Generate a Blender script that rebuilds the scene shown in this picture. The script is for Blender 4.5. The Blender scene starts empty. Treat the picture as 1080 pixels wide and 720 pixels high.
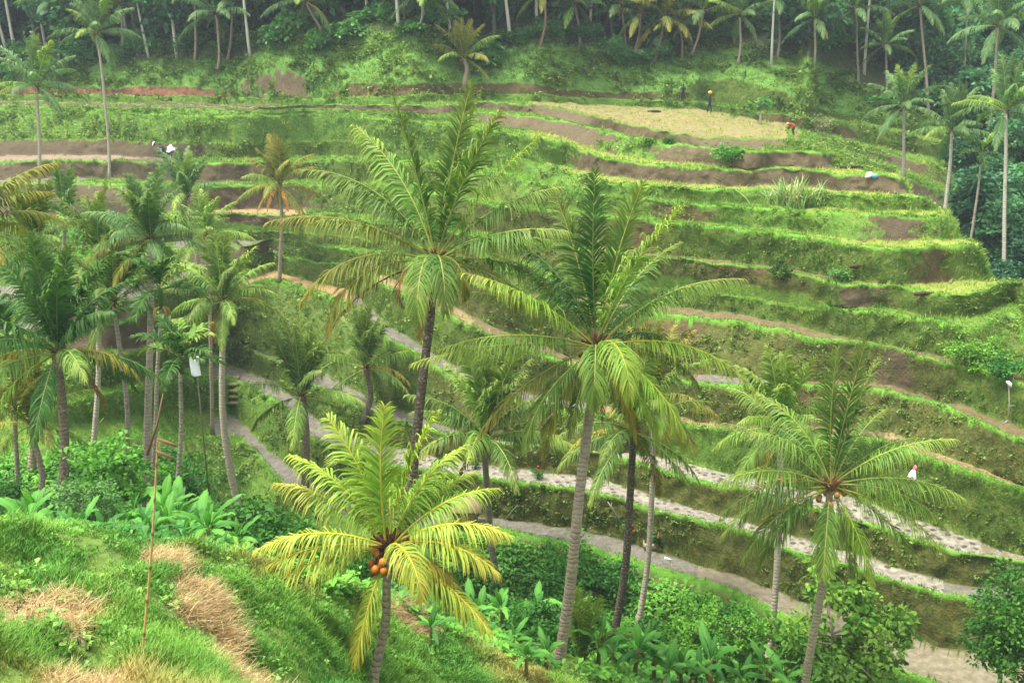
import bpy, math, random
import numpy as np
from mathutils import Vector, Matrix
from mathutils.bvhtree import BVHTree
random.seed(7); RNG = np.random.default_rng(11)
SC = bpy.context.scene
COL = SC.collection
F, PITCH, CAMZ = 1060.0, math.radians(17), 27.0
sp_, cp_ = math.sin(PITCH), math.cos(PITCH)

# ------------------------------------------------------------------ helpers
def lin(r, g, b, k=1.0):
    def c(x):
        x /= 255.0
        return (x / 12.92 if x <= 0.04045 else ((x + 0.055) / 1.055) ** 2.4) * k
    return np.array([c(r), c(g), c(b)])

def ray(u, v):
    x = (u - 540) / F; y = (360 - v) / F
    return np.array([x, cp_ + y * sp_, -sp_ + y * cp_])

def at_z(u, v, z):
    d = ray(u, v); t = (z - CAMZ) / d[2]
    return d * t + np.array([0, 0, CAMZ])

def at_r(u, v, r):
    d = ray(u, v); t = r / math.hypot(d[0], d[1])
    return d * t + np.array([0, 0, CAMZ])

def az_of(u):
    return math.atan((u - 540) / F / cp_)

def hash2(ix, iy, seed):
    h = (ix.astype(np.int64) * 374761393 + iy.astype(np.int64) * 668265263 + seed * 974634777) & 0xffffffff
    h = ((h ^ (h >> 13)) * 1274126177) & 0xffffffff
    return ((h ^ (h >> 16)) & 0xffff) / 65535.0

def noise2(x, y, seed=0):
    ix = np.floor(x); iy = np.floor(y); fx = x - ix; fy = y - iy
    fx = fx * fx * (3 - 2 * fx); fy = fy * fy * (3 - 2 * fy)
    a = hash2(ix, iy, seed); b = hash2(ix + 1, iy, seed); c = hash2(ix, iy + 1, seed); d = hash2(ix + 1, iy + 1, seed)
    return (a * (1 - fx) + b * fx) * (1 - fy) + (c * (1 - fx) + d * fx) * fy

def fbm(x, y, seed=0, o=3):
    s = 0; a = 0.5; t = 0
    for i in range(o):
        s = s + a * noise2(x * 2 ** i, y * 2 ** i, seed + i * 17); t += a; a *= 0.5
    return s / t

def raw_mesh(name, V, polys, cols=None, extra=None, smooth=False):
    """polys: list of int arrays (n,k)"""
    me = bpy.data.meshes.new(name)
    V = np.asarray(V, dtype=np.float32)
    me.vertices.add(len(V)); me.vertices.foreach_set('co', V.ravel())
    nl = sum(p.size for p in polys); npoly = sum(len(p) for p in polys)
    me.loops.add(nl); me.polygons.add(npoly)
    me.loops.foreach_set('vertex_index', np.concatenate([p.ravel() for p in polys]).astype(np.int32))
    st = []; off = 0
    for p in polys:
        k = p.shape[1]; st.append(off + np.arange(len(p)) * k); off += p.size
    me.polygons.foreach_set('loop_start', np.concatenate(st).astype(np.int32))
    if cols is not None:
        add_attr(me, 'Col', cols)
    if extra:
        for k, a in extra.items(): add_attr(me, k, a)
    me.update(calc_edges=True); me.validate()
    if smooth:
        me.polygons.foreach_set('use_smooth', np.ones(len(me.polygons), dtype=bool))
    return me

def add_attr(me, name, c):
    a = me.attributes.new(name, 'FLOAT_COLOR', 'POINT')
    c = np.asarray(c, dtype=np.float32)
    if c.shape[1] == 3: c = np.concatenate([c, np.ones((len(c), 1), np.float32)], 1)
    a.data.foreach_set('color', c.ravel())

class MB:
    """collects vertices, faces and colours of one mesh"""
    def __init__(s): s.v = []; s.c = []; s.p = {3: [], 4: []}; s.n = 0
    def add(s, V, polys, col):
        V = np.asarray(V, float); s.v.append(V)
        col = np.asarray(col, float)
        if col.ndim == 1: col = np.tile(col, (len(V), 1))
        s.c.append(col)
        for p in polys:
            p = np.asarray(p, dtype=np.int64)
            if len(p): s.p[p.shape[1]].append(p + s.n)
        s.n += len(V)
    def mesh(s, name, smooth=False):
        polys = [np.concatenate(s.p[k]) for k in (3, 4) if s.p[k]]
        return raw_mesh(name, np.concatenate(s.v), polys, np.concatenate(s.c), smooth=smooth)
    def build(s, name, mat, parent=None, smooth=False):
        return obj(name, s.mesh(name, smooth), mat, parent)
    def tube(s, pts, rad, col, n=8, cap=True):
        P = np.asarray(pts, float); m = len(P)
        R = np.full(m, rad) if np.isscalar(rad) else np.asarray(rad, float)
        T = np.gradient(P, axis=0); T /= np.linalg.norm(T, axis=1)[:, None] + 1e-9
        ref = np.array([1.0, 0, 0]) if abs(T[:, 0]).mean() < 0.8 else np.array([0, 1.0, 0])
        A = np.cross(T, ref); A /= np.linalg.norm(A, axis=1)[:, None] + 1e-9
        B = np.cross(T, A)
        th = np.arange(n) * 2 * math.pi / n
        V = P[:, None, :] + R[:, None, None] * (np.cos(th)[None, :, None] * A[:, None, :] + np.sin(th)[None, :, None] * B[:, None, :])
        V = V.reshape(-1, 3)
        i = np.arange(m - 1)[:, None] * n; j = np.arange(n)[None, :]; k = (j + 1) % n
        q = np.stack([i + j, i + k, i + n + k, i + n + j], -1).reshape(-1, 4)
        polys = [q]
        if cap:
            V = np.concatenate([V, P[:1], P[-1:]]); a = m * n; j = np.arange(n); k = (j + 1) % n
            polys.append(np.concatenate([np.stack([k, j, np.full(n, a)], -1), np.stack([(m - 1) * n + j, (m - 1) * n + k, np.full(n, a + 1)], -1)]))
        if np.asarray(col).ndim == 2:
            c = np.repeat(np.asarray(col), n, 0)
            if cap: c = np.concatenate([c, c[:1], c[-1:]])
            col = c
        s.add(V, polys, col)
    def ball(s, c, r, col, seg=10, ring=7, sq=(1, 1, 1)):
        th = np.linspace(0, math.pi, ring); ph = np.arange(seg) * 2 * math.pi / seg
        V = np.stack([np.sin(th)[:, None] * np.cos(ph), np.sin(th)[:, None] * np.sin(ph), np.cos(th)[:, None] * np.ones(seg)], -1).reshape(-1, 3)
        V = V * r * np.asarray(sq) + np.asarray(c)
        i = np.arange(ring - 1)[:, None] * seg; j = np.arange(seg)[None]; k = (j + 1) % seg
        s.add(V, [np.stack([i + j, i + seg + j, i + seg + k, i + k], -1).reshape(-1, 4)], col)
    def box(s, c, size, col, rot=None):
        V = np.array([[x, y, z] for x in (-.5, .5) for y in (-.5, .5) for z in (-.5, .5)]) * np.asarray(size)
        if rot is not None: V = V @ np.array(rot).T
        q = np.array([[0, 1, 3, 2], [4, 6, 7, 5], [0, 4, 5, 1], [2, 3, 7, 6], [0, 2, 6, 4], [1, 5, 7, 3]])
        s.add(V + np.asarray(c), [q], col)

def obj(name, me, mat, parent=None, loc=(0, 0, 0)):
    o = bpy.data.objects.new(name, me); COL.objects.link(o)
    if mat is not None and not me.materials: me.materials.append(mat)
    o.location = loc
    if parent is not None: o.parent = parent
    return o

def tag(o, label=None, cat=None, group=None, kind=None):
    if label: o['label'] = label
    if cat: o['category'] = cat
    if group: o['group'] = group
    if kind: o['kind'] = kind
    return o

def empty(name, loc, label, cat, group=None, rz=0.0):
    o = bpy.data.objects.new(name, None); COL.objects.link(o)
    o.location = Vector([float(a) for a in loc]); o.rotation_euler = (0, 0, rz); o.empty_display_size = 0.3
    return tag(o, label, cat, group)

def dup(root, loc, rz=0.0, sc=1.0, label=None, group=None):
    r = root.copy(); COL.objects.link(r)
    r.location = Vector([float(a) for a in loc]); r.rotation_euler = (0, 0, rz)
    r.scale = (sc, sc, sc) if np.isscalar(sc) else sc
    if label: r['label'] = label
    if group: r['group'] = group
    for ch in root.children:
        c = ch.copy(); COL.objects.link(c); c.parent = r
    return r

# ------------------------------------------------------------------ materials
def nt(name):
    m = bpy.data.materials.new(name); m.use_nodes = True
    t = m.node_tree; t.nodes.clear()
    return m, t
def N(t, typ, **kw):
    n = t.nodes.new(typ)
    for k, v in kw.items():
        if k.startswith('i_'):
            key = k[2:]
            n.inputs[int(key) if key.isdigit() else key.replace('_', ' ')].default_value = v
        else: setattr(n, k, v)
    return n
def mathn(t, op, a, b=None, clamp=False):
    n = t.nodes.new('ShaderNodeMath'); n.operation = op; n.use_clamp = clamp
    for i, x in enumerate((a, b)):
        if x is None: continue
        if isinstance(x, (int, float)): n.inputs[i].default_value = x
        else: t.links.new(x, n.inputs[i])
    return n.outputs[0]
def mixc(t, fac, a, b, blend='MIX'):
    n = t.nodes.new('ShaderNodeMix'); n.data_type = 'RGBA'; n.blend_type = blend
    for s, x in ((n.inputs[0], fac), (n.inputs[6], a), (n.inputs[7], b)):
        if isinstance(x, (int, float)): s.default_value = x
        elif isinstance(x, (tuple, list, np.ndarray)): s.default_value = (*[float(q) for q in x][:3], 1)
        else: t.links.new(x, s)
    return n.outputs[2]
def ramp(t, fac, lo, hi):
    n = t.nodes.new('ShaderNodeMapRange'); n.inputs[1].default_value = lo; n.inputs[2].default_value = hi
    t.links.new(fac, n.inputs[0]); return n.outputs[0]

def noise_tex(t, vec, scale, detail=3, rough=0.55):
    n = N(t, 'ShaderNodeTexNoise', i_Scale=scale, i_Detail=detail, i_Roughness=rough)
    t.links.new(vec, n.inputs['Vector']); return n

def leaf_mat(name, trans=0.35, gloss=0.35, var=0.35):
    m, t = nt(name)
    out = N(t, 'ShaderNodeOutputMaterial')
    a = N(t, 'ShaderNodeAttribute', attribute_name='Col')
    oi = N(t, 'ShaderNodeObjectInfo')
    geo = N(t, 'ShaderNodeNewGeometry')
    nz = noise_tex(t, geo.outputs['Position'], 1.7, 2)
    v = mathn(t, 'ADD', mathn(t, 'MULTIPLY', nz.outputs['Fac'], var), 1 - var * 0.5)
    v2 = mathn(t, 'ADD', mathn(t, 'MULTIPLY', oi.outputs['Random'], 0.3), 0.85)
    v = mathn(t, 'MULTIPLY', v, v2)
    c = mixc(t, 1.0, a.outputs['Color'], v, 'MULTIPLY')
    p = N(t, 'ShaderNodeBsdfPrincipled', i_Roughness=gloss)
    p.inputs['Specular IOR Level'].default_value = 0.18
    t.links.new(c, p.inputs['Base Color'])
    tr = N(t, 'ShaderNodeBsdfTranslucent')
    c2 = mixc(t, 1.0, c, (1.15, 1.2, 0.45), 'MULTIPLY')
    t.links.new(c2, tr.inputs['Color'])
    mx = N(t, 'ShaderNodeMixShader'); mx.inputs[0].default_value = trans
    t.links.new(p.outputs[0], mx.inputs[1]); t.links.new(tr.outputs[0], mx.inputs[2])
    t.links.new(mx.outputs[0], out.inputs['Surface'])
    return m

def solid_mat(name, rough=0.8, var=0.3, scale=8.0, bump=0.3, bscale=30.0):
    m, t = nt(name)
    out = N(t, 'ShaderNodeOutputMaterial')
    a = N(t, 'ShaderNodeAttribute', attribute_name='Col')
    tc = N(t, 'ShaderNodeTexCoord')
    nz = noise_tex(t, tc.outputs['Object'], scale, 4)
    v = mathn(t, 'ADD', mathn(t, 'MULTIPLY', nz.outputs['Fac'], var * 2), 1 - var)
    c = mixc(t, 1.0, a.outputs['Color'], v, 'MULTIPLY')
    p = N(t, 'ShaderNodeBsdfPrincipled', i_Roughness=rough)
    p.inputs['Specular IOR Level'].default_value = 0.25
    t.links.new(c, p.inputs['Base Color'])
    nb = noise_tex(t, tc.outputs['Object'], bscale, 3)
    b = N(t, 'ShaderNodeBump', i_Strength=bump, i_Distance=0.02)
    t.links.new(nb.outputs['Fac'], b.inputs['Height']); t.links.new(b.outputs[0], p.inputs['Normal'])
    t.links.new(p.outputs[0], out.inputs['Surface'])
    return m

def bark_mat(name):
    """palm trunk: ring scars, pale lichen, dark streaks"""
    m, t = nt(name)
    out = N(t, 'ShaderNodeOutputMaterial')
    a = N(t, 'ShaderNodeAttribute', attribute_name='Col')
    tc = N(t, 'ShaderNodeTexCoord')
    sep = N(t, 'ShaderNodeSeparateXYZ'); t.links.new(tc.outputs['Object'], sep.inputs[0])
    nz = noise_tex(t, tc.outputs['Object'], 3.0, 4)
    nl = noise_tex(t, tc.outputs['Object'], 14.0, 4)
    ph = mathn(t, 'ADD', mathn(t, 'MULTIPLY', sep.outputs[2], 38.0), mathn(t, 'MULTIPLY', nz.outputs['Fac'], 14.0))
    ring = mathn(t, 'MULTIPLY', mathn(t, 'ADD', mathn(t, 'SINE', ph), 1.0), 0.5)
    ring = mathn(t, 'POWER', ring, 4.0)
    c = mixc(t, mathn(t, 'MULTIPLY', ring, 0.28), a.outputs['Color'], lin(52, 42, 32))
    lich = ramp(t, nl.outputs['Fac'], 0.55, 0.66)
    c = mixc(t, mathn(t, 'MULTIPLY', lich, 0.45), c, lin(190, 185, 165))
    dk = ramp(t, nz.outputs['Fac'], 0.56, 0.7)
    c = mixc(t, mathn(t, 'MULTIPLY', dk, 0.35), c, lin(60, 55, 42))
    p = N(t, 'ShaderNodeBsdfPrincipled', i_Roughness=0.85)
    p.inputs['Specular IOR Level'].default_value = 0.2
    t.links.new(c, p.inputs['Base Color'])
    h = mathn(t, 'ADD', mathn(t, 'MULTIPLY', ring, -1.0), nl.outputs['Fac'])
    b = N(t, 'ShaderNodeBump', i_Strength=0.6, i_Distance=0.03)
    t.links.new(h, b.inputs['Height']); t.links.new(b.outputs[0], p.inputs['Normal'])
    t.links.new(p.outputs[0], out.inputs['Surface'])
    return m

def ground_mat():
    m, t = nt('ground')
    out = N(t, 'ShaderNodeOutputMaterial')
    a = N(t, 'ShaderNodeAttribute', attribute_name='Col')
    x = N(t, 'ShaderNodeAttribute', attribute_name='aux')   # r stubble, g wetness, b bare soil
    sx = N(t, 'ShaderNodeSeparateColor'); t.links.new(x.outputs['Color'], sx.inputs[0])
    geo = N(t, 'ShaderNodeNewGeometry'); pos = geo.outputs['Position']
    n1 = noise_tex(t, pos, 0.35, 4); n2 = noise_tex(t, pos, 2.2, 5, 0.65); n3 = noise_tex(t, pos, 9.0, 4, 0.7)
    v = mathn(t, 'ADD', mathn(t, 'MULTIPLY', n1.outputs['Fac'], 0.5), mathn(t, 'MULTIPLY', n2.outputs['Fac'], 0.9))
    v = mathn(t, 'ADD', v, mathn(t, 'MULTIPLY', n3.outputs['Fac'], 0.7))
    v = mathn(t, 'ADD', v, -0.05)
    c = mixc(t, 1.0, a.outputs['Color'], v, 'MULTIPLY')
    # grass ground drifts to dry straw colour in patches
    veg = mathn(t, 'SUBTRACT', 1.0, sx.outputs[2], True)
    dry = ramp(t, n2.outputs['Fac'], 0.52, 0.68)
    c = mixc(t, mathn(t, 'MULTIPLY', mathn(t, 'MULTIPLY', dry, veg), 0.5), c, lin(135, 118, 62, 0.7))
    sp = noise_tex(t, pos, 5.5, 2, 0.5); spk = ramp(t, sp.outputs['Fac'], 0.55, 0.66)
    c = mixc(t, mathn(t, 'MULTIPLY', mathn(t, 'MULTIPLY', spk, veg), 0.35), c, lin(125, 150, 62, 0.8))
    # vertical wash streaks on bare soil
    mp = N(t, 'ShaderNodeMapping'); mp.inputs['Scale'].default_value = (3.0, 3.0, 0.35); t.links.new(pos, mp.inputs[0])
    ns = noise_tex(t, mp.outputs[0], 1.0, 4, 0.6)
    st = ramp(t, ns.outputs['Fac'], 0.4, 0.62)
    c = mixc(t, mathn(t, 'MULTIPLY', mathn(t, 'MULTIPLY', st, sx.outputs[2]), 0.45), c, lin(78, 66, 48, 0.8))
    # rice stubble: dark tufts in rows over pale mud
    vo = N(t, 'ShaderNodeTexVoronoi', i_Scale=2.2, i_Randomness=0.9); t.links.new(pos, vo.inputs['Vector'])
    dots = ramp(t, mathn(t, 'ADD', vo.outputs['Distance'], mathn(t, 'MULTIPLY', n3.outputs['Fac'], 0.5)), 0.66, 0.48)
    c = mixc(t, mathn(t, 'MULTIPLY', dots, sx.outputs[0]), c, lin(88, 84, 70, 0.55))
    p = N(t, 'ShaderNodeBsdfPrincipled')
    t.links.new(c, p.inputs['Base Color'])
    ro = mathn(t, 'SUBTRACT', 0.95, mathn(t, 'MULTIPLY', sx.outputs[1], 0.6)); t.links.new(ro, p.inputs['Roughness'])
    p.inputs['Specular IOR Level'].default_value = 0.25
    hgt = mathn(t, 'ADD', mathn(t, 'MULTIPLY', n2.outputs['Fac'], 1.0), mathn(t, 'MULTIPLY', n3.outputs['Fac'], 0.6))
    hgt = mathn(t, 'ADD', hgt, mathn(t, 'MULTIPLY', mathn(t, 'MULTIPLY', dots, sx.outputs[0]), 0.5))
    b = N(t, 'ShaderNodeBump', i_Distance=0.25)
    bs = mathn(t, 'SUBTRACT', 0.7, mathn(t, 'MULTIPLY', sx.outputs[1], 0.6)); t.links.new(bs, b.inputs['Strength'])
    t.links.new(hgt, b.inputs['Height']); t.links.new(b.outputs[0], p.inputs['Normal'])
    t.links.new(p.outputs[0], out.inputs['Surface'])
    return m

M_GROUND = ground_mat()
M_FROND = leaf_mat('palm_leaf', 0.3, 0.5)
M_LEAF = leaf_mat('tree_leaf', 0.3, 0.5)
M_BANANA = leaf_mat('banana_leaf', 0.4, 0.55, 0.45)
M_GRASS = leaf_mat('grass_blade', 0.3, 0.6, 0.5)
M_TRUNK = bark_mat('palm_bark')
M_WOOD = solid_mat('wood_bark', 0.85, 0.35, 6, 0.5, 25)
M_FIBRE = solid_mat('palm_fibre', 0.9, 0.4, 10, 0.8, 40)
M_NUT = solid_mat('coconut_skin', 0.5, 0.2, 6, 0.1, 20)
M_BAMBOO = solid_mat('bamboo', 0.5, 0.25, 5, 0.15, 30)
M_CLOTH = solid_mat('cloth', 0.8, 0.06, 4, 0.3, 12)
M_SKIN = solid_mat('skin', 0.6, 0.1, 6, 0.1, 20)
M_PLASTIC = solid_mat('plastic_sheet', 0.35, 0.08, 5, 0.5, 9)
M_EARTH = solid_mat('trodden_earth', 0.95, 0.35, 7, 0.8, 18)
M_THATCH = solid_mat('thatch', 0.95, 0.4, 12, 0.9, 45)
# ------------------------------------------------------------------ terrain
# contour lines of the rice terraces: level -> (heights by column, lip line, foot line, valid columns)
LV = {}
def level(n, z, lip, foot, valid=(-999, 9999)): LV[n] = (z, lip, foot, valid)
level('A', [(0, 8), (60, 8), (140, 5), (200, 2), (250, 0), (1080, 0)],
      [(0, 478), (60, 462), (140, 458), (200, 462), (255, 462), (300, 512), (365, 548), (440, 556), (520, 558), (627, 578), (700, 600), (775, 624), (833, 653), (920, 697), (1003, 729), (1080, 760)],
      [(0, 462), (60, 448), (140, 438), (200, 432), (248, 437), (274, 464), (326, 508), (375, 532), (440, 538), (520, 545), (627, 560), (700, 585), (775, 605), (837, 630), (937, 663), (980, 677), (1080, 697)])
level('B', [(0, 8.6), (60, 8.8), (140, 6.5), (200, 4.2), (250, 2.3), (1080, 2.3)],
      [(0, 440), (60, 430), (140, 416), (200, 405), (243, 399), (300, 426), (328, 462), (400, 490), (500, 501), (560, 508), (637, 516), (680, 530), (720, 542), (777, 557), (847, 580), (893, 597), (950, 612), (1007, 628), (1080, 640)],
      [(0, 425), (60, 418), (140, 400), (200, 387), (243, 383), (297, 407), (341, 446), (400, 468), (500, 488), (560, 496), (637, 504), (680, 519), (720, 530), (797, 552), (847, 567), (907, 583), (953, 600), (1003, 615), (1080, 625)])
level('C', [(0, 8.9), (110, 8.9), (200, 6.5), (250, 4.3), (300, 3.8), (1080, 3.8)],
      [(0, 398), (110, 380), (200, 378), (243, 372), (285, 389), (340, 410), (400, 441), (500, 474), (600, 486), (640, 488), (700, 496), (720, 499), (787, 516), (907, 550), (947, 563), (1030, 586), (1080, 600)],
      [(0, 384), (110, 368), (200, 364), (243, 360), (285, 375), (340, 392), (400, 425), (500, 462), (600, 473), (640, 476), (700, 481), (787, 503), (900, 523), (967, 548), (1003, 560), (1047, 577), (1080, 585)])
level('D', [(0, 10), (160, 10), (220, 9), (285, 8.3), (411, 8.0), (480, 6.6), (560, 5.6), (700, 5.8), (850, 6.7), (960, 7.0), (1080, 7)],
      [(0, 352), (100, 343), (160, 340), (220, 318), (285, 293), (327, 305), (369, 319), (410, 358), (470, 394), (560, 428), (700, 448), (760, 458), (910, 461), (947, 469), (1000, 495), (1080, 530)],
      [(0, 337), (100, 335), (160, 332), (220, 307), (285, 284), (327, 296), (369, 304), (410, 343), (470, 380), (560, 416), (700, 436), (760, 447), (910, 450), (947, 459), (1000, 482), (1080, 511)])
level('E', [(0, 11), (150, 10.8), (220, 10.1), (308, 9.6), (350, 9.9), (411, 10.4), (480, 9.4), (560, 8.0), (640, 7.6), (760, 8.1), (850, 8.7), (1080, 9.0)],
      [(0, 322), (150, 316), (220, 291), (308, 282), (350, 291), (411, 304), (480, 336), (511, 353), (600, 386), (700, 402), (800, 408), (923, 410), (973, 422), (1013, 437), (1080, 470)],
      [(0, 300), (150, 300), (220, 278), (308, 270), (350, 277), (411, 292), (480, 322), (511, 341), (600, 376), (700, 393), (800, 399), (923, 401), (1007, 425), (1080, 451)])
level('F', [(0, 12), (120, 11.5), (200, 11), (300, 10.5), (411, 11.7), (480, 11.3), (640, 10.7), (1080, 10.9)],
      [(0, 275), (120, 268), (200, 261), (258, 261), (350, 266), (420, 274), (500, 299), (549, 319), (640, 327), (720, 333), (770, 339), (853, 356), (920, 369), (973, 383), (1020, 394), (1045, 403), (1080, 412)],
      [(0, 266), (120, 260), (200, 252), (258, 253), (350, 258), (420, 265), (500, 287), (549, 308), (640, 318), (720, 324), (770, 329), (853, 346), (920, 361), (987, 374), (1020, 384), (1080, 398)])
level('G', [(0, 13.4), (230, 12.8), (350, 12.7), (420, 13.6), (1080, 13.7)],
      [(0, 240), (120, 235), (230, 230), (325, 229), (400, 236), (480, 247), (560, 258), (693, 273), (747, 278), (804, 285), (858, 293), (907, 301), (960, 310), (1008, 325), (1018, 320), (1030, 313), (1080, 312)],
      [(0, 230), (120, 226), (230, 221), (325, 220), (400, 228), (480, 240), (560, 252), (693, 267), (747, 273), (804, 280), (858, 288), (907, 296), (945, 301), (990, 296), (1040, 297), (1080, 300)])
level('P', [(860, 12.4), (1100, 12.5)],
      [(862, 325), (900, 329), (930, 331), (960, 335), (985, 343), (1004, 349), (1031, 348), (1055, 333), (1080, 329)],
      [(862, 323), (900, 324), (930, 325), (960, 328), (985, 333), (1004, 336), (1031, 332), (1055, 322), (1080, 318)], (862, 1200))
level('H', [(0, 14.6), (350, 14.7), (420, 15.6), (1080, 15.6)],
      [(0, 194), (69, 192), (220, 199), (333, 194), (450, 203), (520, 216), (600, 227), (680, 234), (713, 237), (780, 243), (836, 249), (880, 254), (922, 262), (964, 266), (1013, 264), (1040, 257)],
      [(0, 190), (69, 187), (220, 193), (333, 189), (450, 197), (520, 210), (600, 221), (680, 229), (780, 238), (862, 246), (909, 252), (962, 253), (1013, 252)], (-999, 1043))
level('I', [(0, 16.1), (350, 16.3), (420, 17.3), (560, 17.0), (640, 16.6), (1080, 16.8)],
      [(0, 170), (67, 171), (120, 171), (160, 174), (253, 173), (333, 169), (400, 171), (470, 175), (540, 185), (600, 204), (700, 217), (860, 225), (909, 227), (975, 230), (1007, 231)],
      [(0, 163), (120, 163), (160, 166), (253, 167), (333, 164), (400, 166), (470, 171), (540, 180), (600, 197), (700, 211), (860, 219), (909, 221), (975, 222), (1000, 222)], (-999, 1008))
level('J', [(540, 18.2), (600, 17.3), (1080, 17.6)],
      [(540, 166), (570, 173), (600, 183), (640, 193), (744, 204), (820, 202), (853, 204), (900, 207), (949, 210), (982, 210)],
      [(540, 164), (570, 171), (600, 177), (640, 186), (744, 196), (770, 196), (800, 195), (820, 196), (853, 198), (958, 205)], (540, 985))
level('K', [(0, 19.7), (480, 20.1), (560, 19.5), (640, 18.4), (1080, 18.5)],
      [(0, 117), (89, 118), (200, 122), (273, 123), (342, 124), (436, 128), (510, 140), (560, 150), (607, 164), (633, 168), (658, 176), (742, 183), (769, 184), (790, 183), (813, 180), (853, 182), (916, 190), (958, 189)],
      [(0, 117), (200, 121), (342, 123), (436, 127), (510, 131), (551, 135), (582, 142), (640, 160), (660, 165), (702, 171), (744, 174), (800, 180), (813, 176), (880, 177), (958, 184)], (-999, 961))
level('M', [(436, 20.6), (560, 20.4), (640, 19.6), (1080, 19.3)],
      [(436, 126), (509, 118), (560, 123), (611, 131), (633, 138), (655, 143), (690, 150), (751, 157), (784, 160), (813, 163), (880, 164)],
      [(436, 125), (509, 116), (560, 120), (600, 128), (627, 134), (667, 144), (693, 149), (751, 156), (800, 158), (847, 158)], (436, 883))
level('N', [(0, 20.5), (300, 20.5), (411, 21.3), (560, 21.1), (640, 20.4), (760, 20.0), (1080, 20.0)],
      [(0, 107), (89, 108), (180, 111), (240, 113), (340, 115), (360, 111), (436, 113), (509, 109), (560, 111), (611, 117), (627, 124), (667, 133), (702, 141), (747, 146), (800, 146), (845, 148)],
      [(0, 106), (180, 108), (240, 110), (340, 111), (436, 109), (509, 106), (560, 107), (640, 111), (702, 113), (730, 115), (800, 126), (845, 132)], (-999, 848))
ORDER = list('ABCDEFPGHIJKMN')

AZ = np.radians(np.concatenate([np.linspace(-62, -33, 60)[:-1], np.linspace(-33, 33, 1101), np.linspace(33, 62, 60)[1:]]))
U_OF = 540 + np.tan(AZ) * F * cp_
NA = len(AZ)
LVV = dict(A=560, B=520, C=500, D=440, E=400, F=350, P=335, G=300, H=250, I=210, J=195, K=180, M=160, N=130, O=115, S=70)
def UL(n): return 540 + (U_OF - 540) * (cp_ + (360 - LVV[n]) / F * sp_) / cp_      # picture column of each azimuth at that level's height

def line(pts, zs):
    out = []
    for u, v in pts:
        z = float(np.interp(u, [q[0] for q in zs], [q[1] for q in zs])); P = at_z(u, v, z)
        out.append((math.atan2(P[0], P[1]), math.hypot(P[0], P[1]), z))
    out.sort()
    a, r, z = np.array(out).T
    return np.interp(AZ, a, r), np.interp(AZ, a, z), (a[0], a[-1])

def polar(pts, U=None):            # (u, r, z) of lines that are out of sight
    U = U_OF if U is None else U; u, r, z = np.array(pts, float).T
    return np.interp(U, u, r), np.interp(U, u, z)

def vline(pts):            # (u, v, r)
    o = []
    for u, v, r in pts:
        P = at_r(u, v, r); o.append((math.atan2(P[0], P[1]), r, P[2]))
    o.sort(); a, r, z = np.array(o).T
    return np.interp(AZ, a, r), np.interp(AZ, a, z)

lines = []                  # [name, r, z, valid mask]
ones = np.ones(NA, bool)
def put(name, rz, mask=None): lines.append([name, rz[0].copy(), rz[1].copy(), ones.copy() if mask is None else mask])
put('g0', polar([(0, 0.6, 25.2), (1080, 0.6, 25.2)]))
put('g1', polar([(0, 7, 21.3), (300, 7, 21), (560, 9, 19.6), (800, 11, 18), (1080, 12, 17)]))
put('g2', vline([(-300, 740, 11.5), (0, 740, 12.5), (200, 740, 13.5), (300, 740, 15.8), (350, 740, 18), (393, 740, 20), (420, 740, 21.2), (500, 740, 23.6), (560, 740, 24.8), (700, 740, 29), (850, 740, 35), (1000, 740, 38.4), (1080, 740, 39), (1400, 740, 40)]))
put('g3', vline([(-200, 560, 20), (0, 553, 20), (100, 560, 20.5), (180, 573, 20.3), (240, 591, 20.5), (300, 609, 22), (360, 625, 23.8), (420, 646, 26), (500, 680, 27), (560, 705, 27.8), (640, 725, 29), (700, 735, 29.8), (850, 736, 35.6), (1000, 736, 38.8), (1080, 736, 39.4), (1400, 736, 40.4)]))
put('g4', polar([(0, 28, 12.9), (100, 28, 12.8), (200, 28, 12.2), (300, 29, 10.2), (420, 32.5, 7.2), (560, 33, 4.2), (700, 36, 1.6), (850, 38.5, -0.9), (1080, 40.3, -1.6)]))
put('g5', polar([(0, 38, 8.0), (100, 38, 7.7), (180, 42, 5.2), (250, 49, 0.8), (300, 48, -0.8), (420, 42, 0.6), (560, 44, -1.6), (700, 43, -1.6), (850, 40.3, -1.6), (1080, 40.6, -1.6)]))
put('g6', polar([(0, 43, 7.8), (60, 45, 7.6), (140, 49, 4.2), (200, 55, 0.5), (250, 60, -1.9), (300, 55.5, -2), (365, 49.5, -2), (420, 48.6, -2), (560, 47.2, -1.8), (700, 45, -1.6), (850, 41.4, -1.5), (1000, 41.2, -1.2), (1080, 41, -1.2)]))
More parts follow.
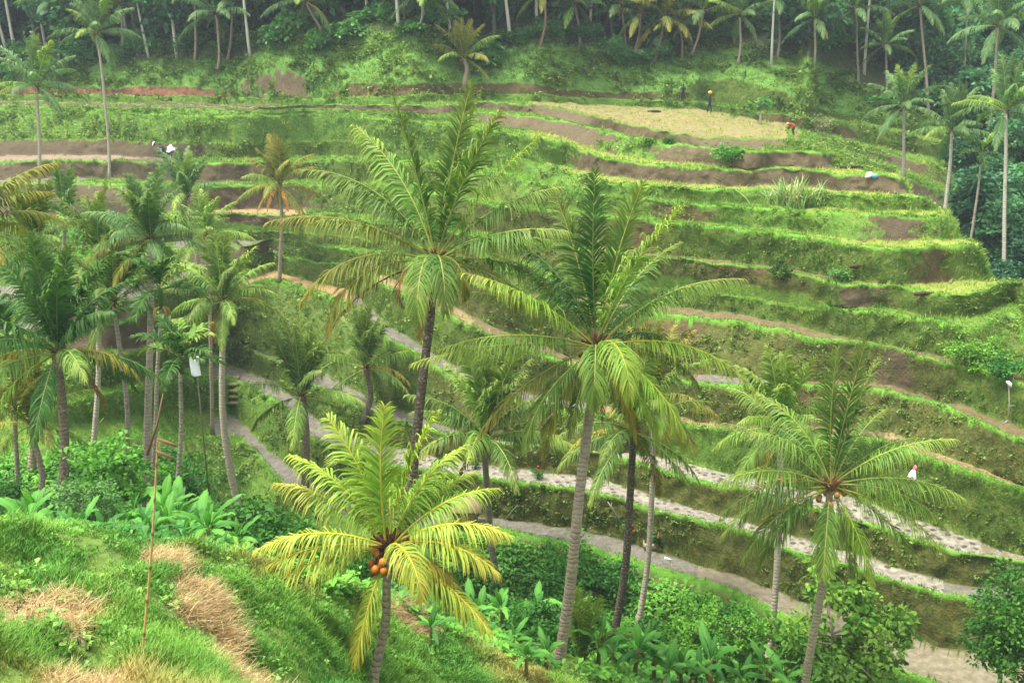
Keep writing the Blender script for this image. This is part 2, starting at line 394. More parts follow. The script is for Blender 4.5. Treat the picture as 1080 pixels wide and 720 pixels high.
for n in ORDER:
    zs, lip, foot, valid = LV[n]
    if n in 'BC': lip = [(u, v + float(np.interp(u, [420, 520], [0, 4.5]))) for u, v in lip]
    rl, zl, (a0, a1) = line(lip, zs); rf, zf, _ = line(foot, zs)
    m = (AZ >= a0 - 1e-6 if valid[0] > -900 else ones) & (AZ <= a1 + 1e-6 if valid[1] < 9000 else ones)
    if n in 'KMN':           # behind the spur the ground drops into a side valley
        val = {'K': [(900, 78, 17.0), (980, 80, 14.5), (1080, 80, 8)], 'M': [(884, 89, 17.6), (940, 97, 15.2), (1000, 98, 13.5), (1080, 98, 10)], 'N': [(849, 81, 18.9), (875, 95, 17.9), (900, 103, 16.9), (1000, 104.5, 14.8), (1080, 106, 12)]}[n]
        valf = {'K': [(900, 85, 16.0), (980, 88, 13), (1080, 90, 8)], 'M': [(884, 95, 17.4), (940, 102, 15.3), (1000, 103, 13.6), (1080, 104, 10)], 'N': [(849, 101, 18.4), (875, 103, 17.8), (900, 105, 17.1), (1000, 110, 15), (1080, 112, 12.5)]}[n]
        lim = {'K': 962, 'M': 884, 'N': 849}[n]
        k = UL(n) > lim
        r2, z2 = polar(val, UL(n)); r3, z3 = polar(valf, UL(n))
        rl = np.where(k, r2, rl); zl = np.where(k, z2, zl); rf = np.where(k, r3, rf); zf = np.where(k, z3, zf); m = m | k
    if n == 'N':
        r4, z4 = vline([(735, 114.2, 102), (760, 118, 101.5), (813, 129, 100), (849, 132.5, 101)]); k = (UL('N') > 735) & (UL('N') <= 849)
        rf = np.where(k, r4, rf); zf = np.where(k, z4, zf)
    put(n + 'l', (rl, zl), m); put(n + 'f', (rf, zf), m.copy())
# collapse levels that do not exist in a column onto the bank between their neighbours
for c in range(NA):
    i = 0
    while i < len(lines):
        if not lines[i][3][c]:
            j = i
            while j < len(lines) and not lines[j][3][c]: j += 1
            if j == len(lines):
                for q in range(i, j): lines[q][1][c] = lines[i - 1][1][c] + 0.2 * (q - i + 1); lines[q][2][c] = lines[i - 1][2][c]
            else:
                for q in range(i, j):
                    w = (q - i + 1) / (j - i + 1)
                    for s in (1, 2): lines[q][s][c] = lines[i - 1][s][c] * (1 - w) + lines[j][s][c] * w
            i = j
        else: i += 1
# path below the far bank, the bank, the forest edge and the wooded hill: climbed along the sight line at a given slope
def climb(vpts, slope):
    r0, z0 = lines[-1][1], lines[-1][2]
    us = [q[0] for q in vpts]; vs = [q[1] for q in vpts]
    v = np.interp(UL('S'), us, vs); sl = np.tan(np.radians(np.interp(UL('S'), us, slope if isinstance(slope, list) else [slope] * len(us))))
    y = (360 - v) / F; dy = cp_ + y * sp_; dz = -sp_ + y * cp_
    k = -dz / (dy / np.cos(AZ))
    r = (CAMZ - z0 + r0 * sl) / (k + sl); r = np.maximum(r, r0 + 0.3)
    return r, z0 + (r - r0) * sl
put('Ol', climb([(0, 105), (240, 109), (440, 108), (640, 110), (702, 112), (760, 116), (813, 120), (916, 131), (1000, 150), (1080, 175)], 62))
put('Of', (lines[-1][1] + np.interp(UL('O'), [0, 700, 760, 1080], [0.3, 0.3, 1.8, 2.5]), lines[-1][2] + 0.05))
put('s0', climb([(0, 96), (60, 93), (110, 96), (150, 90), (200, 92), (245, 97), (262, 74), (300, 72), (330, 84), (360, 88), (480, 88), (545, 86), (640, 101), (695, 104), (705, 100), (740, 84), (780, 82), (830, 97), (870, 115), (920, 128), (1000, 145), (1080, 168)], 64))
put('s1', climb([(0, 66), (100, 66), (160, 62), (262, 62), (280, 48), (330, 38), (400, 30), (470, 40), (500, 60), (530, 50), (580, 45), (640, 50), (700, 64), (740, 50), (800, 50), (860, 62), (900, 78), (940, 108), (1000, 128), (1080, 160)], [40, 40, 42, 42, 40, 40, 42, 42, 30, 40, 42, 42, 35, 30, 30, 30, 30, 28, 24, 22]))
put('s2', (lines[-1][1] + 45, lines[-1][2] + 20))
put('s3', (lines[-2][1] * 0 + 420, lines[-2][2] * 0 + 190))
# keep every column walking away from the camera
for i in range(1, len(lines)):
    dz = np.abs(lines[i][2] - lines[i - 1][2])
    lines[i][1] = np.maximum(lines[i][1], lines[i - 1][1] + 0.04 + 0.12 * dz)
ker = np.exp(-0.5 * (np.arange(-14, 15) / 4.5) ** 2); ker /= ker.sum()
for L_ in lines:
    for s in (1, 2): L_[s] = np.convolve(np.pad(L_[s], 14, mode='edge'), ker, 'valid')
for i, L_ in enumerate(lines):
    if L_[0][0] in 'ABCDEFPGHIJKMN' and len(L_[0]) == 2:
        sx = AZ * L_[1]
        L_[1] = L_[1] + (fbm(sx * 0.45, sx * 0 + i * 3.1, 5, 3) - 0.5) * (0.7 if L_[0][1] == 'l' else 0.4)
for i in range(1, len(lines)):
    lines[i][1] = np.maximum(lines[i][1], lines[i - 1][1] + 0.03)

# surface kinds: colour, stubble, wet, soil, grass density, grass kind
G = lambda r, g, b: lin(r, g, b, 0.75)
KIND = {
    'water': (G(142, 134, 110), 0, 1.0, 1, 0, 0), 'stony': (G(158, 152, 134), 0.95, 0.25, 1, 0.0, 0), 'mud': (G(124, 120, 106), 0.3, 0.35, 1, 0, 0),
    'pinkmud': (G(150, 132, 106), 0.1, 0.35, 1, 0, 0), 'ochre': (G(172, 142, 92), 0, 0.3, 1, 0.0, 0), 'path': (G(124, 110, 74), 0, 0, 1, 0.03, 1),
    'straw': (G(158, 138, 94), 0.2, 0, 1, 0.12, 2), 'field': (G(150, 140, 86), 0.0, 0, 1, 0.05, 2), 'grass': (G(100, 135, 45), 0, 0, 0, 0.75, 1),
    'ygrass': (G(134, 150, 60), 0, 0, 0, 0.4, 2), 'lip': (G(100, 160, 46), 0, 0, 0, 1.6, 0), 'paddy': (G(92, 165, 45), 0, 0, 0, 2.2, 0),
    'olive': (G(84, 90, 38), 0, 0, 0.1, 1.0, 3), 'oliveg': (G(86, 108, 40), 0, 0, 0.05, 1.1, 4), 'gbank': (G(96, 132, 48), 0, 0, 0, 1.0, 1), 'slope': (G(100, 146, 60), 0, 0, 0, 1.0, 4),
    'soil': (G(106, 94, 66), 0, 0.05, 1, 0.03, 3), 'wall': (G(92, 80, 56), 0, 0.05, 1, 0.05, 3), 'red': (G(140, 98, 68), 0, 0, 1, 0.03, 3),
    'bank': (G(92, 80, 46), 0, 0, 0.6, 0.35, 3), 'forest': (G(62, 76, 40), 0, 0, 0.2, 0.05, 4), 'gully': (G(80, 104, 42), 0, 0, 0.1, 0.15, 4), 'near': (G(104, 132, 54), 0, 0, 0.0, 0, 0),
}
TREAD = {'A': [(0, 'grass'), (235, 'mud'), (380, 'mud'), (700, 'mud'), (745, 'water')], 'B': [(0, 'grass'), (240, 'mud'), (420, 'stony'), (1015, 'mud')],
         'C': [(0, 'grass'), (150, 'mud'), (500, 'stony'), (1060, 'water')], 'D': [(0, 'mud'), (100, 'grass'), (255, 'ochre'), (380, 'mud'), (640, 'straw'), (770, 'path'), (930, 'straw')],
         'E': [(0, 'mud'), (290, 'paddy'), (365, 'grass'), (395, 'straw'), (520, 'path'), (740, 'mud'), (810, 'path')], 'F': [(0, 'grass'), (200, 'mud'), (330, 'grass'), (480, 'path')],
         'G': [(0, 'grass'), (210, 'ochre'), (330, 'grass'), (640, 'path'), (880, 'ygrass')], 'P': [(0, 'grass')], 'H': [(0, 'mud'), (80, 'grass'), (860, 'ygrass')], 'I': [(0, 'pinkmud'), (185, 'grass'), (860, 'ygrass')],
         'J': [(0, 'gbank'), (590, 'ygrass')], 'K': [(0, 'grass'), (560, 'ygrass'), (970, 'gully')], 'M': [(0, 'grass')], 'N': [(0, 'soil'), (330, 'grass'), (565, 'field'), (840, 'grass')], 'O': [(0, 'grass')]}
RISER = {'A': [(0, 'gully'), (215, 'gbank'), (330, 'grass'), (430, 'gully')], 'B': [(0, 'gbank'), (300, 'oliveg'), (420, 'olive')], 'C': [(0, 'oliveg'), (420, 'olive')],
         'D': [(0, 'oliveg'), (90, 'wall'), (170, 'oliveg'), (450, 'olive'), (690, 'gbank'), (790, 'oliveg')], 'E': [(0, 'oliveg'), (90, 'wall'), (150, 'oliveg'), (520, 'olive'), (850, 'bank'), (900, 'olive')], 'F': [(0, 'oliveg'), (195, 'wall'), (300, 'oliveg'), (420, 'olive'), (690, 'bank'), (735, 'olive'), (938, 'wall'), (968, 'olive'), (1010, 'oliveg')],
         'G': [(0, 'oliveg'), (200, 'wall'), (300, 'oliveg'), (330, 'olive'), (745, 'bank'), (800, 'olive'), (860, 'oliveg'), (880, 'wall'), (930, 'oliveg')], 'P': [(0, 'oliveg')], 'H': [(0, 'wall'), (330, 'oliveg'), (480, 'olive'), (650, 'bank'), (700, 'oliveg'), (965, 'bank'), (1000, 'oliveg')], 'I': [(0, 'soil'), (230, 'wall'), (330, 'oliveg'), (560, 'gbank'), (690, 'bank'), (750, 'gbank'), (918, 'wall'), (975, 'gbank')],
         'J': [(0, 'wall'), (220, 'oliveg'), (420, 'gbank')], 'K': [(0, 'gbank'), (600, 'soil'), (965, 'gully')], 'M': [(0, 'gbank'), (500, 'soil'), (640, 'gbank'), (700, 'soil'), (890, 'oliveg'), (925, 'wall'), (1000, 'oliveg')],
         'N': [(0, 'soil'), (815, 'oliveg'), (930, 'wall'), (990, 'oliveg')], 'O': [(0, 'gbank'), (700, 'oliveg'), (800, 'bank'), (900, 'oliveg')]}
def pick(tab, us, row=0.0):
    st = np.array([q[0] for q in tab]); jit = (fbm(us * 0.06, us * 0 + row * .55, 3, 4) - 0.5) * 70
    i = np.clip(np.searchsorted(st, us + jit, 'right') - 1, 0, None)
    return [tab[k][1] for k in i]

rows = []   # (r, z, kind list, lipmask)
def add_row(r, z, kinds): rows.append((r, z, kinds))
def allk(k): return [k] * NA
def seg(i, j, fr, bulge=0.0):
    a, b = lines[i], lines[j]
    return a[1] + (b[1] - a[1]) * fr, a[2] + (b[2] - a[2]) * fr + bulge
idx = {L_[0]: k for k, L_ in enumerate(lines)}
for k, name, n, knd in ((0, 'g0', 10, 'near'), (1, 'g1', 14, 'near'), (2, 'g2', 40, 'near'), (3, 'g3', 14, 'gully'), (4, 'g4', 14, 'gully'), (5, 'g5', 8, 'gully')):
    kk = allk(knd) if k < 4 else [('gbank' if 215 + (5 - k) * 15 < u < 330 else knd) for u in U_OF]
    for q in range(n): add_row(*seg(k, k + 1, q / n), kk)
near_rows = len(rows)
prev = 'g6'
for n in ORDER + ['O']:
    i, j, l = idx[prev], idx[n + 'l'], idx[n + 'f']
    nr = 9 if n in 'ABCDEFPGH' else 8
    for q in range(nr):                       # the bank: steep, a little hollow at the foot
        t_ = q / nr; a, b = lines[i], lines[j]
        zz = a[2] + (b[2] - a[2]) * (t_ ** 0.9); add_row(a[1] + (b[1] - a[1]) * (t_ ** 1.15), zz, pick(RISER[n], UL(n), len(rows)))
    wd = lines[l][1] - lines[j][1]
    r0, z0 = lines[j][1], lines[j][2]
    lipk = allk('lip') if n in 'ABCDEFPGHI' else [('lip' if u > 590 else 'gbank') for u in UL('J')] if n == 'J' else [('lip' if (u < 560 or n in 'KM') else 'grass') for u in U_OF]
    add_row(r0, z0, lipk)
    for off, dz, lk in ((0.1, 0.05, 1), (0.26, 0.05, 0), (0.42, -0.02, 0)):
        o = np.minimum(off, wd * off * 0.8); hh = dz * np.clip(wd / 1.2, 0.15, 1)
        add_row(r0 + o, z0 + hh, lipk if lk else pick(TREAD[n], UL(n)))
    tk = pick(TREAD[n], UL(n))
    nn = 4 if n not in 'KNM' else 9
    for q in range(1, nn + 1):
        o = np.minimum(0.55, wd * 0.44); t_ = q / (nn + 1)
        add_row(r0 + o + (wd - o) * t_, z0 + (lines[l][2] - z0) * t_ + (0.0 if True else 0), tk)
    prev = n + 'f'
i = idx['Of']
for q in range(8): add_row(*seg(i, i + 1, q / 8), pick([(0, 'red'), (245, 'slope'), (262, 'soil'), (282, 'slope'), (292, 'soil'), (325, 'slope'), (365, 'bank'), (700, 'oliveg')], UL('O'), q * .6))
for q in range(16): add_row(*seg(i + 1, i + 2, q / 16), allk('slope'))
for q in range(10): add_row(*seg(i + 2, i + 3, q / 10), allk('forest'))
for q in range(6): add_row(*seg(i + 3, i + 4, q / 5), allk('forest'))

NR = len(rows)
R_ = np.array([q[0] for q in rows]); Z_ = np.array([q[1] for q in rows])
knames = list(KIND); kid = np.array([[knames.index(k) for k in q[2]] for q in rows])
X_ = R_ * np.sin(AZ)[None]; Y_ = R_ * np.cos(AZ)[None]
# lumps
soilv = np.array([KIND[k][3] for k in knames])[kid]; wet = np.array([KIND[k][2] for k in knames])[kid]
amp = np.where(wet > 0.15, 0.03, 0.16) * np.clip(R_ / 20, 0.3, 1.3)
amp = np.where(kid == knames.index('near'), 0.12, amp); amp = np.where((kid == knames.index('gully')) | (kid == knames.index('forest')), 0.5, amp)
Z_ = Z_ + (fbm(X_ * 0.9, Y_ * 0.9, 21) - 0.5) * amp * 2 + np.where((kid == knames.index('near')) & (R_ > 9), (fbm(X_ * 0.7, Y_ * 0.7, 91, 4) - .5) * .9, 0)
isb = np.isin(kid, [knames.index(k) for k in ('slope', 'olive', 'oliveg', 'gbank', 'soil', 'wall', 'red', 'bank')])
push = np.where(isb, (fbm(X_ * 1.1 + Z_ * 0.5, Y_ * 1.1 + Z_ * 1.1, 31) - 0.5) * 0.5, 0)
X_ = X_ + push * np.sin(AZ)[None]; Y_ = Y_ + push * np.cos(AZ)[None]
# small benches and hollows of the near slope
nearm = (kid == knames.index('near')) & (R_ > 9)
def bump_at(u, v, r, rad, dz, sq=1.0):
    global Z_
    P = at_r(u, v, r); d = np.hypot((X_ - P[0]), (Y_ - P[1]) * sq) / rad
    Z_ = Z_ + np.where(nearm, dz * np.clip(1 - d * d, 0, 1) ** 1.5, 0)
bump_at(35, 575, 18.0, 1.6, -0.55); bump_at(75, 672, 14.3, 1.0, -0.5); bump_at(40, 560, 19.3, 1.8, 0.25); bump_at(45, 625, 16, 1.3, -0.25)
bump_at(230, 650, 17, 2.2, -0.3); bump_at(130, 600, 18, 2.0, 0.3); bump_at(10, 640, 14.5, 1.2, 0.25); bump_at(310, 660, 20, 2.0, 0.25)
V3 = np.stack([X_, Y_, Z_], -1)
jit = noise2(U_OF[None] * 0.35 + 0 * R_, Z_ * 3.0 + R_ * 0.7, 77)
# mix kind colours with a ragged border between neighbouring rows
kid2 = np.where(jit > 0.78, np.roll(kid, -1, 0), kid); kid2[-1] = kid[-1]
tab = np.array([np.concatenate([KIND[k][0], [KIND[k][1], KIND[k][2], KIND[k][3], KIND[k][4], KIND[k][5]]]) for k in knames])
A_ = tab[kid2]
# straw beds on the near slope
STRAW = [(45, 630, 16.0, 0.72, 'bed'), (95, 712, 13.5, 0.62, 'straw'), (172, 598, 19.0, 0.45, 'straw'), (215, 628, 17.6, 0.66, 'straw'), (233, 645, 17.0, 0.3, 'straw'), (255, 690, 15.6, 0.62, 'straw'), (425, 690, 26, 0.8, 'straw'), (20, 480, 44, 2.5, 'straw')]
straw_m = np.zeros_like(Z_); bed_m = np.zeros_like(Z_)
for u, v, r, rad, kd in STRAW:
    P = at_r(u, v, r); d = np.hypot(X_ - P[0], Y_ - P[1]) / rad + (fbm(X_ * 2.2, Y_ * 2.2, 9) - 0.5) * 1.5
    m_ = np.clip((1.05 - d) / 0.25, 0, 1)
    straw_m = np.maximum(straw_m, m_)
    if kd == 'bed': bed_m = np.maximum(bed_m, m_)
sc_ = lin(214, 194, 148)
A_[..., 0:3] = A_[..., 0:3] * (1 - straw_m[..., None]) + sc_ * straw_m[..., None]
A_[..., 5] = np.maximum(A_[..., 5], straw_m)
# split where the terraces begin: near slope + gully, and the terraced hill
def grid_mesh(name, r0, r1, c0=0, c1=None):
    V = V3[r0:r1]; n = r1 - r0
    i = np.arange(n - 1)[:, None] * NA; j = np.arange(NA - 1)[None]
    q = np.stack([i + j, i + j + 1, i + NA + j + 1, i + NA + j], -1).reshape(-1, 4)
    a = A_[r0:r1].reshape(-1, 8)
    aux = np.stack([a[:, 3], a[:, 4], a[:, 5]], -1)
    return raw_mesh(name, V.reshape(-1, 3), [q], a[:, :3], {'aux': aux}, smooth=True), q
me, q1 = grid_mesh('near_slope', 0, near_rows + 1)
tag(obj('near_slope', me, M_GROUND), kind='structure')
me, q2 = grid_mesh('terraced_hill', near_rows, NR)
tag(obj('terraced_hill', me, M_GROUND), kind='structure')
# the ground behind and beside the camera
mb = MB(); gy, gx = np.meshgrid(np.linspace(-60, 0.7, 40), np.linspace(-70, 70, 60), indexing='ij')
gz = 25.1 + (fbm(gx * 0.3, gy * 0.3, 4) - 0.5) * 0.6 - np.clip(-gy, 0, 60) * 0.02
i = np.arange(39)[:, None] * 60; j = np.arange(59)[None]
me = raw_mesh('rear_ground', np.stack([gx, gy, gz - 0.25], -1).reshape(-1, 3), [np.stack([i + j, i + j + 1, i + 61 + j, i + 60 + j], -1).reshape(-1, 4)], np.tile(G(90, 130, 42), (2400, 1)), {'aux': np.zeros((2400, 3))}, smooth=True)
tag(obj('rear_ground', me, M_GROUND), kind='structure')

Vall = V3.reshape(-1, 3)
i = np.arange(NR - 1)[:, None] * NA; j = np.arange(NA - 1)[None]
Qall = np.stack([i + j, i + j + 1, i + NA + j + 1, i + NA + j], -1).reshape(-1, 4)
BVH = BVHTree.FromPolygons(Vall.tolist(), Qall.tolist())
def ground_z(x, y):
    h = BVH.ray_cast(Vector((x, y, 400)), Vector((0, 0, -1)))
    return h[0].z if h[0] else 0.0
def hit(u, v):
    d = Vector(ray(u, v)).normalized(); h = BVH.ray_cast(Vector((0, 0, CAMZ)), d)
    return np.array(h[0]) if h[0] else None
def on_ground(u, v, r):
    P = at_r(u, v, r); return np.array([P[0], P[1], ground_z(P[0], P[1])])
def azr(u, r):
    a = az_of(u); x, y = r * math.sin(a), r * math.cos(a)
    return np.array([x, y, ground_z(x, y)])

# ------------------------------------------------------------------ grass
PAL = [[lin(114, 152, 60), lin(142, 170, 76), lin(98, 136, 52)], [lin(112, 155, 56), lin(148, 172, 72), lin(92, 138, 48)], [lin(146, 168, 74), lin(172, 178, 95), lin(122, 156, 60)],
       [lin(96, 112, 44), lin(122, 126, 58), lin(80, 104, 36)], [lin(94, 132, 46), lin(122, 148, 56), lin(80, 118, 40)]]
PAL = np.array(PAL) * 0.8
def blades(P, nrm, h, w, cols, per, spread, seg2, lean=0.5, flat=0.0):
    """P (n,3) tuft roots -> mesh arrays of per*n blades"""
    n = len(P); rep = np.repeat(np.arange(n), per); m = len(rep)
    B = P[rep] + np.stack([RNG.normal(0, 1, m), RNG.normal(0, 1, m), np.zeros(m)], -1) * spread[rep][:, None]
    th = RNG.uniform(0, 2 * math.pi, m); ln = RNG.uniform(0.15, 1.0, m) * lean
    D = np.stack([np.cos(th) * ln, np.sin(th) * ln, np.full(m, 1.0 - flat)], -1) + nrm[rep] * 0.35
    D /= np.linalg.norm(D, axis=1)[:, None]
    H = h[rep] * RNG.uniform(0.55, 1.25, m); W = w[rep] * RNG.uniform(0.7, 1.3, m)
    S = np.stack([-np.sin(th + 0.6), np.cos(th + 0.6), np.zeros(m)], -1)
    bend = np.stack([np.cos(th), np.sin(th), np.full(m, -0.5)], -1)
    mid = B + D * (H * 0.55)[:, None]; tip = B + D * H[:, None] + bend * (H * 0.3 * ln / max(lean, .01))[:, None]
    c = cols[rep] * RNG.uniform(0.8, 1.22, m)[:, None]
    if seg2:
        V = np.stack([B - S * W[:, None], B + S * W[:, None], mid + S * W[:, None] * 0.8, mid - S * W[:, None] * 0.8, tip], 1).reshape(-1, 3)
        b = np.arange(m)[:, None] * 5
        return V, [b + np.array([[2, 3, 4]]), b + np.array([[0, 1, 2, 3]])], np.repeat(c, 5, 0)
    V = np.stack([B - S * W[:, None], B + S * W[:, None], tip], 1).reshape(-1, 3)
    return V, [np.arange(m * 3).reshape(-1, 3)], np.repeat(c, 3, 0)

def scatter(q, dens, count, seed):
    P4 = Vall[q]; n = np.cross(P4[:, 2] - P4[:, 0], P4[:, 3] - P4[:, 1]); area = 0.5 * np.linalg.norm(n, axis=1)
    n = n / (np.linalg.norm(n, axis=1)[:, None] + 1e-9)
    w = area * dens; w = w / w.sum()
    f = RNG.choice(len(q), count, p=w); a = RNG.random((count, 1)); b = RNG.random((count, 1))
    p = P4[f]; pos = (p[:, 0] * (1 - a) + p[:, 1] * a) * (1 - b) + (p[:, 3] * (1 - a) + p[:, 2] * a) * b
    return pos, n[f], f
flatA = A_.reshape(-1, 8)
def grass_far():
    cen = Vall[Qall].mean(1); az = np.arctan2(cen[:, 0], cen[:, 1]); r = np.hypot(cen[:, 0], cen[:, 1])
    rowi = np.repeat(np.arange(NR - 1), NA - 1)
    d = flatA[Qall[:, 0], 6].copy()
    d *= np.clip(.35 + 1.6 * fbm(cen[:, 0] * .5, cen[:, 1] * .5 + cen[:, 2], 44), .4, 1.6)
    d[(rowi < near_rows) | (np.abs(az) > 0.57) | (r > 175)] = 0
    d *= np.clip(60 / r, 0.3, 1.2) ** 1.0
    pos, nr, f = scatter(Qall, d, 120000, 1)
    gk = flatA[Qall[f, 0], 7].astype(int); rr = r[f]
    patch = fbm(pos[:, 0] * 0.22, pos[:, 1] * 0.22 + pos[:, 2] * 0.3, 8)
    third = np.clip(((patch - 0.3) / 0.4 * 3 + RNG.normal(0, 0.6, len(pos))).astype(int), 0, 2)
    c = PAL[gk, third]
    lipf = np.where(gk == 0, 0.95, np.where(gk == 3, 0.7, 1.0))
    h = (0.08 + 0.11 * patch) * lipf * np.clip(rr / 60, 0.75, 1.05) * np.where(gk == 3, .7, 1.0); w = 0.020 * np.clip(rr / 55, 0.8, 1.8)
    big = RNG.random(len(pos)) < np.where((gk == 3) | (gk == 4), .14, .05); h = np.where(big, h * 2.6, h); w = np.where(big, w * 1.5, w); c = np.where(big[:, None], c * np.array([1.35, 1.25, 1.1]), c)
    V, p, cc = blades(pos, nr, h, w, c, 6, 0.10 * np.clip(rr / 60, .8, 1.8), False, 0.8)
    o = obj('terrace_grass', raw_mesh('terrace_grass', V, p, cc), M_GRASS); tag(o, 'short green grass covering the terrace banks and edges', 'grass', kind='stuff')
def grass_near():
    cen = Vall[Qall].mean(1); az = np.arctan2(cen[:, 0], cen[:, 1]); r = np.hypot(cen[:, 0], cen[:, 1])
    rowi = np.repeat(np.arange(NR - 1), NA - 1)
    ok = (rowi < near_rows) & (np.abs(az) < 0.62) & (r > 9.0) & (r < 31)
    sm = straw_m.reshape(-1)[Qall[:, 0]]
    d = ok * np.clip(16 / np.maximum(r, 1), 0.25, 1.6) * np.clip(1 - sm * 1.1, 0.0, 1)
    d *= 0.15 + 2.2 * np.clip(fbm(cen[:, 0] * 1.2, cen[:, 1] * 1.2, 41) - .22, 0, 1)
    pos, nr, f = scatter(Qall, d, 62000, 2)
    rr = r[f]; patch = fbm(pos[:, 0] * 0.55, pos[:, 1] * 0.55, 18); dry = fbm(pos[:, 0] * 0.35 + 9, pos[:, 1] * 0.35, 28)
    g0, g1, g2 = lin(84, 144, 56) * .82, lin(134, 182, 72) * .82, lin(178, 162, 92) * .85
    k = np.clip((patch - 0.25) / 0.5 + RNG.normal(0, .2, len(pos)), 0, 1)[:, None]; c = g0 * (1 - k) + g1 * k
    edge = sm[f]; kd = np.clip((dry - 0.53) * 5 + edge * 1.5 + RNG.normal(0, .15, len(pos)), 0, 0.9)[:, None]
    c = c * (1 - kd) + g2 * kd
    clump = np.clip(fbm(pos[:, 0] * 1.2, pos[:, 1] * 1.2, 41) - .3, 0, .5) * 2; h = 0.06 + (0.10 * patch + .26 * clump ** 1.5) * (0.5 + RNG.random(len(pos))); w = 0.006 * np.clip(rr / 14, 0.8, 2)
    V, p, cc = blades(pos, nr, h, w, c, 9, np.full(len(pos), 0.06), True, 0.95)
    o = obj('slope_grass', raw_mesh('slope_grass', V, p, cc), M_GRASS); tag(o, 'tall fine green grass covering the near slope', 'grass', kind='stuff')
    # broad leaved weeds among the grass
    pos, nr, f = scatter(Qall, ok * np.clip(fbm(cen[:, 0] * .8 + 5, cen[:, 1] * .8, 71) - .45, 0, 1), 2600, 9)
    n_ = len(pos); per = 7; rep = np.repeat(np.arange(n_), per); m = len(rep); th = RNG.uniform(0, 6.283, m); el = RNG.uniform(0.1, 1.2, m)
    D = np.stack([np.cos(th) * np.cos(el), np.sin(th) * np.cos(el), np.sin(el)], -1); hh = RNG.uniform(.02, .3, n_)[rep]
    B = pos[rep] + np.stack([RNG.normal(0, .05, m), RNG.normal(0, .05, m), hh * RNG.random(m)], -1); Ln = RNG.uniform(.06, .17, m); W = Ln * RNG.uniform(.2, .36, m)
    S = np.stack([-np.sin(th), np.cos(th), RNG.normal(0, .3, m)], -1); mid = B + D * (Ln * .5)[:, None]; tip = B + D * Ln[:, None] - np.array([0, 0, .3]) * Ln[:, None]
    k = RNG.random(n_)[rep][:, None]; c = (lin(70, 130, 52) * (1 - k) + lin(140, 180, 80) * k) * .85
    o = obj('slope_weeds', raw_mesh('slope_weeds', np.stack([B, mid + S * W[:, None], tip, mid - S * W[:, None]], 1).reshape(-1, 3), [np.arange(m * 4).reshape(-1, 4)], np.repeat(c, 4, 0)), M_LEAF); tag(o, 'small broad leaved weeds among the near grass', 'weeds', kind='stuff')
    # cut straw lying in the harvested beds
    d2 = ok * sm * np.where(bed_m.reshape(-1)[Qall[:, 0]] > 0.3, 0.35, 1.0) * np.clip(fbm(cen[:, 0] * 2.5, cen[:, 1] * 2.5, 55) * 2.6 - .6, .1, 2); pos, nr, f = scatter(Qall, d2, 5200, 3)
    cs = np.array([lin(222, 200, 152), lin(200, 170, 118), lin(170, 138, 88)])[RNG.integers(0, 3, len(pos))] * 1.0
    pos[:, 2] += RNG.uniform(0, 0.05, len(pos))
    V, p, cc = blades(pos, nr, np.full(len(pos), 0.34), np.full(len(pos), 0.006), cs, 4, np.full(len(pos), 0.1), True, 2.2, 0.85)
    P = at_r(45, 630, 16.0); gx_, gy_ = np.meshgrid(np.arange(-1.1, 1.1, .17), np.arange(-1.1, 1.1, .17)); sx_, sy_ = (gx_ + RNG.normal(0, .03, gx_.shape)).ravel() + P[0], (gy_ + RNG.normal(0, .03, gy_.shape)).ravel() + P[1]
    sp_p = np.array([(a, b_, 0) for a, b_ in zip(sx_, sy_)]); bvh_ = BVHTree.FromPolygons(Vall.tolist(), Qall.tolist()) if False else BVH
    sp_p[:, 2] = [ground_z(a, b_) for a, b_ in zip(sx_, sy_)]; V2, p2_, c2 = blades(sp_p, np.tile([0, 0, 1.0], (len(sp_p), 1)), np.full(len(sp_p), .09), np.full(len(sp_p), .012), np.tile(lin(95, 80, 50) * .7, (len(sp_p), 1)), 9, np.full(len(sp_p), .022), True, .5)
    p = [np.concatenate([a, b_ + len(V)]) for a, b_ in zip(p, p2_)]; V = np.concatenate([V, V2]); cc = np.concatenate([cc, c2])
    o = obj('cut_straw', raw_mesh('cut_straw', V, p, cc), M_GRASS); tag(o, 'pale cut straw strewn over the harvested beds', 'straw', kind='stuff')
